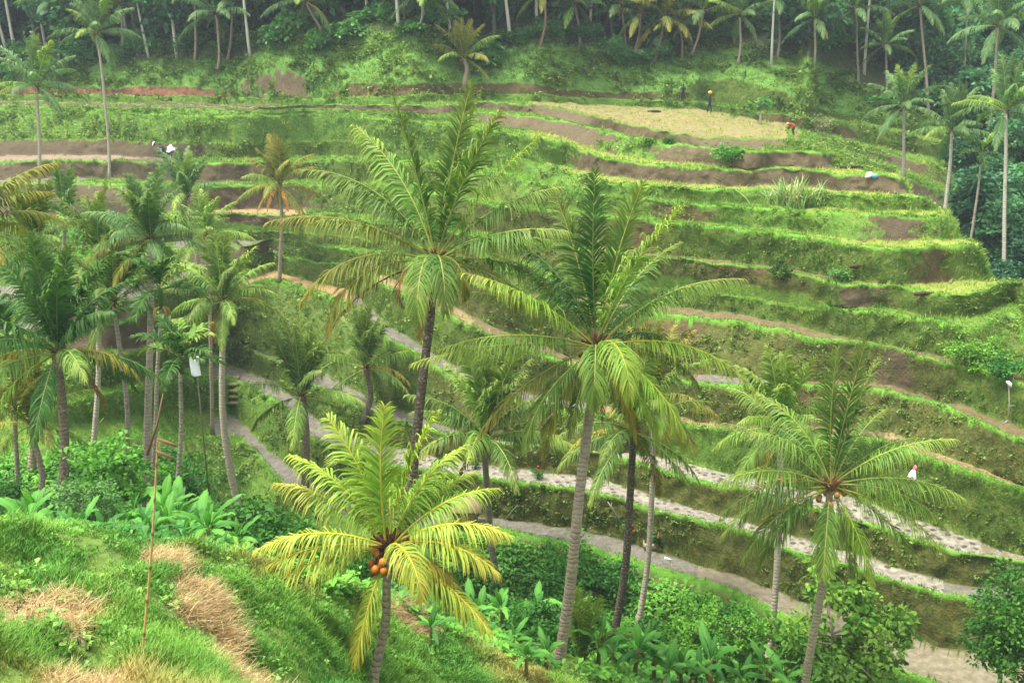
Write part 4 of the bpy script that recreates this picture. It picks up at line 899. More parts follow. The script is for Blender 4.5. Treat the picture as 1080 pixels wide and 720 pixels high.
P3('coconut palm with pale leaves above the far path, left of the orange one', 779, 66, 124, 780, 16, color='blue', size=.9, n=20, seed=46, tr=(.13, .1), group='far coconut palms')
P3('coconut palm with an orange dead leaf on the far grass slope', 858, 74, 122, 859, 20, color='blue', size=.95, n=18, seed=47, tr=(.13, .1), group='far coconut palms', extra=[('orange6', -60), ('orange6', 300)])
P3('coconut palm beyond the end of the terraced spur, above the blue bundle', 952, 186, 95, 953, 112, color='blue', size=0.84, n=22, seed=48, tr=(.15, .11), tcol=(150, 145, 130), group='far coconut palms', droopy=.2)
P3('coconut palm at the foot of the dark side valley, white lower stem', 996, 222, 88, 1004, 138, color='blue', size=0.82, n=20, seed=49, tr=(.16, .11), tcol=(180, 172, 155), group='far coconut palms', droopy=.2)
P3('coconut palm nearest the right edge with a long straight white stem', 1064, 262, 83, 1061, 118, color='blue', size=0.86, n=22, seed=50, tr=(.15, .11), tcol=(185, 178, 160), group='far coconut palms', droopy=.25)
P3('coconut palm high at the right edge among the forest crowns', 1050, 110, 105, 1053, 28, color='blue', size=1.1, n=22, seed=51, tr=(.15, .11), group='far coconut palms', droopy=.2)
P3('coconut palm crown hanging into the top right forest beside the highest one', 980, 90, 128, 970, 6, color='blue', size=1.05, n=20, seed=52, tr=(.15, .11), group='far coconut palms', droopy=.2)
P3('coconut palm at the forest edge right of the leaning brown stem', 730, 58, 118, 742, 12, color='blue', size=.95, n=18, seed=53, tr=(.13, .1), group='far coconut palms')
P3('coconut palm at the top edge above the middle of the earth wall', 660, 55, 112, 655, 6, color='blue', size=.85, n=18, seed=54, tr=(.13, .1), tcol=(120, 95, 75), group='far coconut palms')
P3('coconut palm in the top forest holding one bright orange dead leaf', 345, 45, 117, 322, 2, color='blue', size=1.0, n=20, seed=55, tr=(.15, .11), group='far coconut palms', extra=[('orange6', -10), ('orange6', 5)])
P3('coconut palm among the pale stems above the red soil bank', 205, 60, 112, 203, -8, color='blue', size=1.05, n=20, seed=56, tr=(.13, .1), group='far coconut palms', droopy=.3)

P3('coconut palm at the top between the grey stem and the tan stem', 570, 40, 114, 574, -8, color='olive', size=0.9, n=18, seed=80, tr=(.14, .1), tcol=(120, 98, 78), droopy=.2, group='far coconut palms')
P3('shorter coconut palm under the thick tan stem at the forest foot', 612, 48, 116, 606, 4, color='blue', size=0.8, n=18, seed=81, tr=(.14, .1), tcol=(118, 112, 98), droopy=.2, group='far coconut palms')
P3('low coconut palm with a leaning stem beside the cut corner of the earth wall', 720, 62, 114, 716, 26, color='olive', size=0.85, n=18, seed=82, tr=(.14, .1), tcol=(120, 98, 78), droopy=.2, group='far coconut palms')
P3('brownish coconut palm just left of the one above the earth wall', 668, 56, 110, 676, 14, color='olive', size=0.8, n=18, seed=83, tr=(.14, .1), tcol=(120, 98, 78), droopy=.2, group='far coconut palms')
P3('coconut palm in the haze between the two far path palms', 820, 62, 130, 822, 2, color='blue', size=0.9, n=18, seed=84, tr=(.14, .1), tcol=(118, 112, 98), droopy=.2, group='far coconut palms')
P3('coconut palm left of the thin straight stem before the jungle', 905, 75, 126, 902, 10, color='blue', size=0.9, n=18, seed=85, tr=(.14, .1), tcol=(118, 112, 98), droopy=.2, group='far coconut palms')
P3('coconut palm behind the highest right palm, crown at the top edge', 1015, 60, 130, 1020, -4, color='blue', size=1.0, n=18, seed=86, tr=(.14, .1), tcol=(118, 112, 98), droopy=.2, group='far coconut palms')
P3('small coconut palm inside the dark jungle over the side valley', 935, 95, 122, 934, 48, color='blue', size=0.7, n=18, seed=87, tr=(.14, .1), tcol=(118, 112, 98), droopy=.2, group='far coconut palms')
P3('coconut palm at the forest foot behind the two far left palms', 62, 60, 112, 58, 4, color='blue', size=0.9, n=18, seed=88, tr=(.14, .1), tcol=(118, 112, 98), droopy=.2, group='far coconut palms')
P3('coconut palm crown between the pale stems at the top left', 128, 58, 112, 126, 4, color='blue', size=0.85, n=18, seed=89, tr=(.14, .1), tcol=(118, 112, 98), droopy=.2, group='far coconut palms')
P3('coconut palm beside the tall stem left of the bare scar', 240, 60, 114, 246, 2, color='blue', size=0.8, n=18, seed=90, tr=(.14, .1), tcol=(118, 112, 98), droopy=.2, group='far coconut palms')
P3('coconut palm above the grass slope left of the dark cleft', 440, 34, 112, 446, -6, color='blue', size=0.85, n=18, seed=91, tr=(.14, .1), tcol=(118, 112, 98), droopy=.2, group='far coconut palms')

# areca palms: slim stem, green crownshaft, short stiff leaves
def areca(label, base, hub, size, seed, n=9, tcol=(150, 140, 118), fruit=False):
    rg = np.random.default_rng(seed); root = empty('areca_palm', base, label, 'palm tree', 'areca palms'); hl = np.asarray(hub) - np.asarray(base)
    obj('trunk', trunk_mesh(base, hub, .11, .08, lin(*tcol) * .95, .2, n=8, flare=1.2), M_TRUNK, root)
    mb = MB(); mb.tube([hl - ZUP * .1, hl + ZUP * .35 * size, hl + ZUP * .7 * size], [.1, .12, .06], lin(110, 150, 60) * .62, n=8); mb.build('crownshaft', M_LEAF, root, True)
    for k in range(n):
        el = math.radians(rg.uniform(35, 80) if k < n * .6 else rg.uniform(0, 35)); az = k * 2.4 + rg.normal(0, .2)
        mb = MB(); frond(mb, (math.cos(el) * math.cos(az), math.cos(el) * math.sin(az), math.sin(el)), 2.0 * size, math.radians(rg.uniform(45, 75)), nl=24, ll=.62 * size, lw=.045, droop=.4, vee=.6, cols=DARK if k % 3 else GREEN2, start=hl + ZUP * .6 * size, rng=rg, petiole=.12, rr=.025)
        mb.build('frond', M_FROND, root)
    if fruit:
        mb = MB()
        for k in range(16):
            th = rg.uniform(0, 6.28); d = np.array([math.cos(th), math.sin(th), 0]); L = rg.uniform(.5, .9)
            mb.tube([hl, hl + d * .3 - ZUP * .15, hl + d * .42 - ZUP * L], [.03, .03, .012], lin(190, 165, 75) * .62, n=4)
        mb.build('flower_stalk', M_FIBRE, root)
    TREES[label] = root
areca('areca palm with a tan flower spray crossing the paired pale trunks', on_ground(150, 518, 44), at_r(170, 322, 44), 1.15, 61, fruit=True)
areca('dark areca palm beside the hanging white shirt', on_ground(180, 556, 41), at_r(191, 392, 41), 1.05, 62, n=11)
areca('dark areca palm cut by the left edge of the picture', on_ground(8, 470, 44), at_r(10, 372, 44), 1.2, 63)
areca('thin areca palm between the two palms of the side valley', on_ground(1024, 242, 86), at_r(1034, 172, 86), 1.1, 64)
# ------------------------------------------------------------------ broadleaf trees, bananas, shrubs
def leaf_cloud(mb, centres, radii, per, size, c0, c1, rg, flat=0.6, fold=True, droop=0.3, pinnate=False):
    n = len(centres); rep = np.repeat(np.arange(n), per); m = len(rep)
    d = unit(rg.normal(0, 1, (m, 3))); d[:, 2] = d[:, 2] * flat
    rad = np.asarray(radii)[rep][:, None] * rg.random((m, 1)) ** 0.45
    B = np.asarray(centres)[rep] + d * rad
    out = unit(d + np.array([0, 0, 0.35]) + rg.normal(0, .5, (m, 3))); out[:, 2] -= droop * rg.random(m); out = unit(out)
    S = unit(np.cross(out, rg.normal(0, 1, (m, 3)) * .6 + np.array([0, 0, 1.0])))
    L = size * rg.uniform(.6, 1.35, m); W = L * rg.uniform(.26, .42, m) * (0.75 if pinnate else 1)
    Nn = np.cross(S, out)
    mid = B + out * (L * .5)[:, None]; tip = B + out * L[:, None] - np.array([0, 0, .18]) * L[:, None]
    V = np.stack([B, mid + S * W[:, None] + Nn * (W * .25)[:, None], tip, mid - S * W[:, None] + Nn * (W * .25)[:, None]], 1).reshape(-1, 3)
    k = np.clip(rg.random(n)[rep] * .7 + rg.normal(0.15, .22, m), 0, 1)[:, None]; c = c0 * (1 - k) + c1 * k
    mb.add(V, [np.arange(m * 4).reshape(-1, 4)], np.repeat(c, 4, 0))

def branchy(rg, H, crown_r, crown_h, z0, nb, tr, lean=0.05, stems=1, sub=3):
    """trunk with limbs and twigs; returns wood and the points where leaves sit"""
    mb = MB(); tips = []; wc = np.array([.13, .11, .085])
    for s_ in range(stems):
        a0 = rg.uniform(0, 6.28); off = 0.0 if stems == 1 else .12
        top = np.array([math.cos(a0) * H * (lean + .12 * (stems > 1)), math.sin(a0) * H * (lean + .12 * (stems > 1)), z0 + crown_h * .55])
        s = np.linspace(0, 1, 9)[:, None]; b0 = np.array([math.cos(a0) * off, math.sin(a0) * off, -.3])
        P = b0 * (1 - s) + top * s + np.concatenate([np.sin(s * 5 + a0) * .05 * H * .1, np.cos(s * 4) * .05 * H * .1, s * 0], 1)
        R = tr * (1 - s[:, 0] * .75); mb.tube(P, R, wc, n=8)
        for k in range(nb):
            q = .35 + .65 * (k + .5) / nb; f = q * 8; i = min(int(f), 7); st = P[i] * (1 - (f - i)) + P[i + 1] * (f - i)
            if st[2] < z0 * .7: st = P[7]
            th = k * 2.4 + rg.normal(0, .4); e = rg.uniform(-.05, .9); L = crown_r * rg.uniform(.6, 1.05)
            d = np.array([math.cos(th) * math.cos(e), math.sin(th) * math.cos(e), math.sin(e) * crown_h / (2 * crown_r)])
            en = st + d * L; md = st + d * L * .5 + np.array([0, 0, L * .06]); mb.tube([st, md, en], [tr * .38, tr * .24, tr * .08], wc, n=5, cap=False)
            tips += [en, md + rg.normal(0, .1, 3) * crown_r]
            for j in range(sub):
                e2 = st + d * L * rg.uniform(.4, .95); e3 = e2 + unit(rg.normal(0, 1, 3) + np.array([0, 0, .3])) * crown_r * rg.uniform(.25, .5)
                mb.tube([e2, e3], [tr * .14, tr * .05], wc, n=4, cap=False); tips.append(e3)
    return mb, np.array(tips)

def tree_proto(name, seed, H, crown_r, crown_h, z0, nb, tr, leaf, per, clump, c0, c1, stems=1, sub=3, flat=.6, fill=0, label='', cat='tree', group=None, wood=M_WOOD, pinnate=False, wcol=None, lean=.05):
    rg = np.random.default_rng(seed); wb, tips = branchy(rg, H, crown_r, crown_h, z0, nb, tr, lean, stems, sub)
    if wcol is not None: wb.c = [np.tile(np.asarray(wcol), (len(x), 1)) for x in wb.c]
    if fill:
        e = unit(rg.normal(0, 1, (fill, 3))) * (rg.random((fill, 1)) ** .4) * np.array([crown_r * .95, crown_r * .95, crown_h * .48]) + np.array([0, 0, z0 + crown_h * .5]); tips = np.concatenate([tips, e])
    root = empty(name, (0, 0, 0), label, cat, group); wb.build('trunk', wood, root, True)
    mb = MB(); leaf_cloud(mb, tips, clump * rg.uniform(.6, 1.3, len(tips)), per, leaf, c0, c1, rg, flat, pinnate=pinnate); mb.build('crown', M_LEAF, root)
    return root
KF = 0.68
def lc(*c): return lin(*c) * KF
ORD = ['first', 'second', 'third', 'fourth', 'fifth', 'sixth', 'seventh', 'eighth', 'ninth', 'tenth', 'eleventh', 'twelfth', 'thirteenth', 'fourteenth', 'fifteenth', 'sixteenth', 'seventeenth', 'eighteenth', 'nineteenth', 'twentieth', 'twenty first', 'twenty second', 'twenty third', 'twenty fourth', 'twenty fifth', 'twenty sixth', 'twenty seventh', 'twenty eighth', 'twenty ninth', 'thirtieth', 'thirty first', 'thirty second', 'thirty third', 'thirty fourth', 'thirty fifth', 'thirty sixth', 'thirty seventh', 'thirty eighth', 'thirty ninth', 'fortieth']

def place(root, pos, rz, sc):
    root.location = Vector([float(q) for q in pos]); root.rotation_euler = (0, 0, rz); root.scale = (sc, sc, sc)

# --- individual trees of the gully and the terraces
def single(label, pos, sc=1.0, rz=0.0, name='broadleaf_tree', cat='tree', **kw):
    r = tree_proto(name, label=label, cat=cat, **kw); place(r, pos, rz, sc); return r
def AT(u, v, r): return on_ground(u, v, r)
single('leafy bright green bush tree beside the beige water paddy', AT(748, 700, 38.0), 1.0, seed=101, H=4, crown_r=2.0, crown_h=4.3, z0=.7, nb=16, tr=.13, leaf=.15, per=70, clump=.36, c0=lc(62, 122, 40), c1=lc(125, 182, 58), sub=4, fill=14, stems=2)
single('small spreading tree with rounded clumps and dark forked stem above the water paddy', AT(893, 700, 38.2), 1.4, seed=102, H=3.5, crown_r=2.0, crown_h=2.2, z0=1.7, nb=7, tr=.1, leaf=.2, per=55, clump=.42, c0=lc(82, 145, 48), c1=lc(165, 210, 82), sub=3, stems=2)
single('upright fine leaved tree in the lower right corner', AT(1052, 745, 38.8), seed=103, H=5, crown_r=1.7, crown_h=4.6, z0=1.6, nb=16, tr=.11, leaf=.17, per=52, clump=.45, c0=lc(52, 108, 40), c1=lc(105, 160, 58), sub=4, fill=40)
single('airy pinnate leaved tree in the left gully with a thin dark stem', AT(118, 560, 33), .72, seed=104, H=6, crown_r=2.1, crown_h=3.2, z0=3.2, nb=12, tr=.07, leaf=.26, per=24, clump=.5, c0=lc(62, 130, 40), c1=lc(125, 190, 62), sub=4, flat=.3)
single('grey green feathery small tree among the bananas on the left', AT(96, 562, 29), .75, seed=105, H=3.5, crown_r=1.2, crown_h=2.1, z0=1.3, nb=11, tr=.05, leaf=.12, per=60, clump=.4, c0=lc(85, 135, 72), c1=lc(125, 170, 92), sub=4, flat=.5)
single('dark bushy tree behind the paired pale trunks on the left', AT(190, 560, 49), .8, seed=106, H=5, crown_r=2.3, crown_h=5.2, z0=.4, nb=16, tr=.12, leaf=.24, per=34, clump=.6, c0=lc(52, 112, 40), c1=lc(98, 160, 54), sub=3, fill=10)
single('feathery green shrub tree against the terrace bank behind the broad palm', AT(607, 562, 47.6), seed=107, H=2.8, crown_r=1.7, crown_h=2.3, z0=.6, nb=10, tr=.06, leaf=.2, per=30, clump=.4, c0=lc(58, 122, 40), c1=lc(105, 172, 60), sub=3, flat=.35)
single('dark pinnate shrub at the paddy edge right of the broad trunk', AT(648, 590, 46.6), seed=108, H=2.2, crown_r=1.2, crown_h=1.8, z0=.5, nb=9, tr=.05, leaf=.2, per=30, clump=.4, c0=lc(45, 105, 40), c1=lc(90, 155, 58), sub=3, flat=.35)
single('feathery blue green small tree on the far left terrace', AT(98, 222, 80), seed=109, H=3, crown_r=2.0, crown_h=2.2, z0=.9, nb=9, tr=.06, leaf=.42, per=24, clump=.5, c0=lc(70, 140, 60), c1=lc(120, 185, 85), sub=3, flat=.3)
single('low light green tree below the feathery one on the left', AT(102, 242, 72), seed=110, H=2.4, crown_r=2.2, crown_h=1.5, z0=.9, nb=9, tr=.06, leaf=.28, per=40, clump=.5, c0=lc(105, 175, 55), c1=lc(155, 215, 85), sub=3, flat=.35)
single('leafy green tree between the left palms below the terraces', AT(80, 300, 66), seed=111, H=4, crown_r=2.8, crown_h=3.4, z0=.8, nb=12, tr=.09, leaf=.3, per=36, clump=.7, c0=lc(75, 145, 48), c1=lc(125, 190, 70), sub=3)
single('white stemmed sapling at the edge of the harvested field', AT(801, 133, 93), seed=112, H=2.6, crown_r=.8, crown_h=1.6, z0=1.2, nb=6, tr=.13, leaf=.3, per=14, clump=.35, c0=lc(80, 140, 66), c1=lc(125, 175, 85), wcol=lin(190, 180, 160) * .7, sub=2)
single('bare grey shrub beside the side valley terraces', AT(864, 150, 97), seed=113, H=2.2, crown_r=.9, crown_h=1.4, z0=.7, nb=8, tr=.05, leaf=.16, per=7, clump=.4, c0=lc(130, 140, 95), c1=lc(150, 160, 105), wcol=lin(150, 140, 120) * .7, sub=3)
single('leafy shrub standing out on the middle terrace bank', AT(825, 262, 59.6), seed=114, H=1.2, crown_r=.5, crown_h=1.2, z0=.1, nb=7, tr=.03, leaf=.16, per=30, clump=.28, c0=lc(70, 100, 40), c1=lc(100, 135, 55), sub=2, name='shrub', cat='shrub')
single('pale green round shrub on the upper terrace bank', AT(888, 264, 58.8), seed=115, H=.8, crown_r=.5, crown_h=.7, z0=.1, nb=6, tr=.03, leaf=.16, per=24, clump=.25, c0=lc(100, 150, 80), c1=lc(130, 180, 100), sub=2, name='shrub', cat='shrub')
single('dense green creeper bush on the terrace corner at the right edge', AT(1032, 385, 54), seed=116, H=1.2, crown_r=1.6, crown_h=1.1, z0=.05, nb=10, tr=.03, leaf=.16, per=40, clump=.4, c0=lc(85, 140, 45), c1=lc(130, 180, 65), sub=3, name='shrub', cat='shrub')
single('dark creeper bush below the white bag on the right', AT(1052, 420, 52.5), seed=117, H=1.2, crown_r=.9, crown_h=1.2, z0=.05, nb=9, tr=.03, leaf=.13, per=36, clump=.35, c0=lc(52, 115, 45), c1=lc(90, 155, 65), sub=3, name='shrub', cat='shrub')
single('round green bush at the edge of the harvested rice field', hit(769, 168), .85, seed=118, H=1, crown_r=1.3, crown_h=1.0, z0=.05, nb=9, tr=.03, leaf=.2, per=34, clump=.4, c0=lc(70, 135, 50), c1=lc(105, 170, 65), sub=2, name='shrub', cat='shrub')
single('small green shrub left of its twin under the harvested field', hit(684, 154), .7, seed=119, H=.8, crown_r=.45, crown_h=.8, z0=.05, nb=6, tr=.03, leaf=.18, per=24, clump=.25, c0=lc(62, 125, 50), c1=lc(100, 160, 65), sub=2, name='shrub', cat='shrub')
single('small dark shrub right of its twin under the harvested field', hit(706, 152), .7, seed=120, H=.9, crown_r=.5, crown_h=.9, z0=.05, nb=6, tr=.03, leaf=.18, per=24, clump=.25, c0=lc(55, 115, 50), c1=lc(90, 150, 65), sub=2, name='shrub', cat='shrub')

# --- forest behind: a few kinds, each tree a copy of its own
KB = dict(cat='tree', group='forest trees')
fA = tree_proto('forest_tree', 201, 9, 3.4, 7.5, 2.0, 12, .2, .62, 34, .85, lc(58, 112, 76), lc(112, 172, 108), fill=24, label='x', **KB)
fB = tree_proto('forest_tree', 202, 12, 3.0, 6.5, 5.5, 11, .17, .55, 34, .8, lc(66, 122, 80), lc(125, 184, 114), fill=12, label='x', **KB)
fC = tree_proto('forest_tree', 203, 7, 3.2, 6.0, .6, 13, .14, .6, 34, .85, lc(46, 96, 70), lc(88, 146, 98), fill=50, label='x', **KB)
fD = tree_proto('pale_stemmed_tree', 204, 18, 3.2, 6.0, 13, 9, .2, .5, 30, .8, lc(66, 122, 80), lc(125, 184, 114), fill=20, label='x', cat='tree', group='tall pale stemmed trees', wcol=lin(195, 190, 172) * .8, lean=.03)
sh1 = tree_proto('forest_shrub', 205, 2.4, 2.0, 2.8, .1, 12, .06, .34, 34, .5, lc(58, 116, 62), lc(112, 172, 88), fill=4, label='x', cat='shrub', group='shrubs along the forest edge')
sh2 = tree_proto('forest_shrub', 206, 2, 2.3, 2.0, .1, 11, .06, .5, 16, .55, lc(52, 110, 48), lc(105, 165, 75), fill=2, label='x', cat='shrub', group='shrubs along the forest edge')
usedp = set()
def copy_of(proto, pos, rz, sc, label, group=None):
    if proto.name not in usedp:
        usedp.add(proto.name); place(proto, pos, rz, sc if np.isscalar(sc) else 1); proto['label'] = label
        if not np.isscalar(sc): proto.scale = sc
        return proto
    return dup(proto, pos, rz, sc, label, group)
def r_edge(u): return float(np.interp(u, U_OF, lines[idx['s1']][1]))
ZONES = [(-200, 130, 'behind the left lone palms'), (130, 270, 'above the red soil bank'), (270, 430, 'above the bare scar'), (430, 700, 'above the long earth wall'), (700, 880, 'above the far footpath'), (880, 2000, 'over the side valley')]
def zone(u):
    for a, b, n in ZONES:
        if a <= u < b: return n
rg = np.random.default_rng(5); items = []
for k in range(176):          # the wooded hill
    u = -60 + 1200 * ((k * 0.618034) % 1.0); row = (k // 3) % 4
    r = r_edge(u) + [3.0, 8.0, 15.0, 25.0][row] + rg.uniform(-1.5, 2.5)
    if u > 880: r += 2
    items.append((u, r, row, rg.choice([0, 1, 2, 2] if row < 2 else [0, 1, 1, 2])))
items.sort()
cnt = {}
for u, r, row, kd in items:
    pr = (fA, fB, fC)[kd]; z = zone(u); key = (z, kd); cnt[key] = cnt.get(key, 0) + 1
    nm = ('broad dark forest tree', 'high crowned forest tree', 'low dense forest tree')[kd]
    copy_of(pr, azr(u, r), rg.uniform(0, 6.28), rg.uniform(.8, 1.25) * (0.9 if u > 700 else 1.2), f'{ORD[cnt[key] - 1]} {nm} from the left {z}', 'forest trees')
# jungle of the side valley behind the terraced spur
sv = [(1012, 92, 2, .75), (1030, 90, 2, .6), (1048, 88, 0, .7), (1072, 86, 2, .7), (1060, 96, 0, .8), (1020, 100, 2, .8), (990, 106, 2, .6), (1080, 99, 2, .9), (1040, 105, 1, .8), (1065, 108, 0, .9), (1000, 116, 0, .8), (1030, 117, 2, .9), (1078, 116, 1, .9), (970, 118, 1, .7), (945, 118, 0, .7), (1100, 92, 2, .9), (1055, 122, 0, 1), (1010, 126, 1, 1), (930, 124, 2, .8), (1085, 80, 2, .55), (1045, 79, 2, .4), (905, 121, 2, .7), (985, 122, 2, 1), (1110, 110, 0, 1)]
cs = {}
for u, r, kd, s in sorted(sv):
    pr = (fA, fB, fC)[kd]; cs[kd] = cs.get(kd, 0) + 1; nm = ('broad dark jungle tree', 'high crowned jungle tree', 'low dense jungle tree')[kd]
    copy_of(pr, azr(u, r), rg.uniform(0, 6.28), s, f'{ORD[cs[kd] - 1]} {nm} from the left in the side valley', 'forest trees')
# tall trees with pale stems at the forest edge
st = [(8, 60, -.05, 'leftmost tall pale stem at the forest edge'), (17, 61, 0, 'thinner dark pale stem next to the leftmost one'), (157, 61, -.05, 'leaning white stem above the red soil bank'), (187, 64, .01, 'straight white stem right of the leaning one'), (205, 50, -.05, 'thin white stem behind the bluish palm'), (264, 61, 0, 'tall pale stem left of the bare soil scar'), (48, 50, 0, 'thin stem behind the far left palms'), (135, 48, 0, 'thin grey stem left of the leaning white stem'),
      (421, 34, 0, 'thin pale stem on the grass slope left of the dark cleft'), (476, 42, -.04, 'leaning pale stem just left of the dark cleft'), (539, 44, -.05, 'bright white leaning stem right of the dark cleft'), (567, 33, 0, 'grey stem next to the bright white leaning one'), (622, 37, .05, 'thick tan stem above the earth wall'), (814, 69, 0, 'thin straight stem on the far grass slope'), (912, 79, 0, 'thin straight stem before the dark jungle'), (1002, 50, 0, 'thin stem left of the highest right palm'), (640, 25, .1, 'brown leaning stem behind the thick tan one'), (388, 20, 0, 'faint grey stem in the top forest'), (840, 30, 0, 'faint stem behind the orange leaved far palm'), (300, 25, 0, 'faint stem above the bare scar')]
for u, v, ln, lab in st:
    p = hit(u, v)
    if p is None or math.hypot(p[0], p[1]) > 150: p = azr(u, r_edge(u) + 3)
    o = copy_of(fD, p, rg.uniform(-.3, .3), (rg.uniform(.7, .95),) * 2 + (rg.uniform(.9, 1.1),), 'tall tree: ' + lab if False else lab + ', crown out of view', 'tall pale stemmed trees'); o.rotation_euler = (0, ln * 1.6, 0)
# shrubs along the forest edge
items = sorted((-40 + 1160 * ((k * .7548) % 1.0), k) for k in range(52)); cnt = {}
for u, k in items:
    r = r_edge(u) + rg.uniform(-2.2, 2.5) + (3 if 700 < u < 900 else 0); z = zone(u); kd = k % 2; key = (z, kd); cnt[key] = cnt.get(key, 0) + 1
    copy_of((sh1, sh2)[kd], azr(u, r), rg.uniform(0, 6.28), (rg.uniform(.5, 1.1), rg.uniform(.5, 1.1), rg.uniform(.4, 1.05)), f"{ORD[cnt[key] - 1]} {('dark rounded', 'paler open')[kd]} forest shrub from the left {z}", 'shrubs along the forest edge')

# --- banana plants
def banana_leaf(rg, L, W, e0, bend, c0, c1, torn=0.0):
    n = 12; s = np.linspace(0, 1, n); el = math.radians(e0) - math.radians(bend) * s ** 1.3
    T = np.stack([np.cos(el), np.zeros(n), np.sin(el)], -1); P = np.concatenate([np.zeros((1, 3)), np.cumsum((T[1:] + T[:-1]) * .5 * L / (n - 1), 0)])
    Nn = np.stack([-np.sin(el), np.zeros(n), np.cos(el)], -1); S = np.array([0, 1.0, 0])
    x = np.clip((s - .16) / .84, 0, 1); w = W * (np.sin(np.pi * x ** .8) ** .55) * (s > .16) + .012; w[-1] = .02
    mb = MB()
    for sg in (1, -1):
        V = []; 
        wav = rg.normal(0, .018, n); sag = rg.uniform(.15, .5)
        for q, (f, dn) in enumerate(((0, 0), (.5, .16), (1, .05 - sag * .5))):
            V.append(P + S * sg * (w * f * (1 + (rg.normal(0, .1, n) if q == 2 else 0)))[:, None] + Nn * (w * dn)[:, None] * 1.2 + Nn * (wav * (q > 0))[:, None])
        V = np.stack(V, 1).reshape(-1, 3); i = np.arange(n - 1)[:, None] * 3; j = np.arange(2)[None]
        q = np.stack([i + j, i + j + 1, i + 3 + j + 1, i + 3 + j], -1).reshape(-1, 4)
        if torn: q = q[(rg.random(len(q)) > torn) | (np.arange(len(q)) % 2 == 0)]
        cc = c0 * (1 - s[:, None] * .4) + c1 * s[:, None] * .4; cc = np.repeat(cc, 3, 0) * np.tile(np.array([1.25, 1.0, .95]), n)[:, None]
        mb.add(V, [q], cc)
    mb.tube(P - Nn * .012, .022 * (1 - s) + .004, c1 * 1.1, n=4, cap=False)
    return mb.mesh('leaf', True)
rgb = np.random.default_rng(31)
BC = [(lc(75, 150, 55), lc(150, 205, 90)), (lc(95, 175, 62), lc(160, 215, 95)), (lc(60, 130, 58), lc(125, 185, 90))]
BL = []
for k in range(12):
    c0, c1 = BC[k % 3]; e0 = (78, 62, 45, 28)[k // 3]; BL.append(banana_leaf(rgb, rgb.uniform(1.3, 1.8), rgb.uniform(.15, .22), e0, (25, 55, 75, 85)[k // 3], c0, c1, .12 if k % 2 else 0))
DL = banana_leaf(rgb, 1.2, .15, -30, 50, lc(140, 105, 60), lc(165, 130, 80), .2)
def banana_proto(seed, h, n):
    rg = np.random.default_rng(seed); root = empty('banana_plant', (0, 0, 0), 'x', 'banana plant', 'banana plants')
    mb = MB(); s = np.linspace(0, 1, 7); P = np.stack([s * .08 * h, s * 0, s * h - .2 * (s == 0)], -1); mb.tube(P, .13 * (1 - s * .5) * (h / 1.6) ** .5, lc(125, 120, 60), n=8); mb.build('stem', M_BAMBOO, root, True)
    for k in range(n):
        q = k / max(n - 1, 1); o = obj('leaf', BL[min(int(q * 4), 3) * 3 + rg.integers(0, 3)], M_BANANA, root); o.location = (.08 * h, 0, h - .05 - q * .12)
        s_ = rg.uniform(.8, 1.15) * (.75 + .25 * math.sin(q * 3)); o.scale = (s_,) * 3; o.rotation_euler = (rg.normal(0, .15), rg.normal(0, .08), k * 2.4 + rg.normal(0, .3))
    o = obj('dead_leaf', DL, M_BANANA, root); o.location = (.08 * h, 0, h - .15); o.rotation_euler = (0, 0, rg.uniform(0, 6))
    return root
BP = [banana_proto(71, 1.5, 8), banana_proto(72, .9, 7), banana_proto(73, 2.1, 9)]
LB = [(20, 520, 31, 0), (48, 515, 33, 1), (100, 520, 32, 0), (140, 522, 31, 0), (160, 530, 33, 1), (185, 540, 32, 0), (205, 552, 32, 1), (130, 505, 38, 0), (115, 500, 36, 2), (182, 520, 39, 0), (60, 500, 38, 1), (220, 560, 34, 0), (40, 545, 26, 2), (88, 552, 24, 1), (160, 560, 24.5, 1), (192, 568, 25.5, 1)] + [(28, 545, 24.5, 0), (70, 548, 25, 0), (105, 552, 25.5, 1), (52, 540, 28, 2), (10, 535, 27, 0), (128, 548, 28, 0), (150, 556, 26, 0), (180, 562, 28, 0), (172, 552, 31, 2), (140, 535, 34, 2), (200, 568, 27, 0), (165, 535, 37, 0), (90, 530, 33, 1), (212, 575, 30, 1), (35, 520, 34, 0), (120, 525, 38, 1), (75, 470, 44, 1), (65, 455, 47, 0), (195, 545, 36, 0)]
MBs = [(224, 600, 23.5, 0), (232, 602, 24.5, 1), (262, 604, 25, 1), (250, 590, 29, 0), (290, 612, 27, 1), (310, 612, 29, 0), (335, 618, 29, 1), (275, 592, 33, 1), (350, 628, 31, 0), (325, 600, 36, 1), (300, 590, 40, 0)]
CB = [(424, 652, 29.5, 1), (447, 660, 30, 0), (470, 672, 30.5, 1), (490, 706, 28.3, 0), (540, 712, 28.2, 0), (560, 722, 27.6, 1), (555, 735, 26.2, 0), (575, 728, 28.5, 0), (508, 690, 33, 0), (530, 655, 37, 2), (526, 640, 40, 1), (590, 690, 36, 0), (560, 680, 35, 1), (610, 680, 38, 0), (640, 690, 37, 1), (565, 640, 42, 0), (500, 640, 40, 1), (455, 700, 25.5, 1), (600, 655, 40, 2)]
RB = [(668, 716, 31.5, 2), (690, 722, 32, 0), (702, 735, 31, 0), (718, 726, 32.5, 0), (732, 738, 32.5, 1), (648, 705, 34, 0), (668, 690, 36.5, 1), (720, 700, 36, 1), (745, 735, 33.5, 0), (808, 742, 34, 0), (828, 740, 35, 1), (780, 738, 34, 1), (680, 670, 39, 0), (630, 720, 31, 0), (760, 720, 36, 1)]
rgp = np.random.default_rng(77)
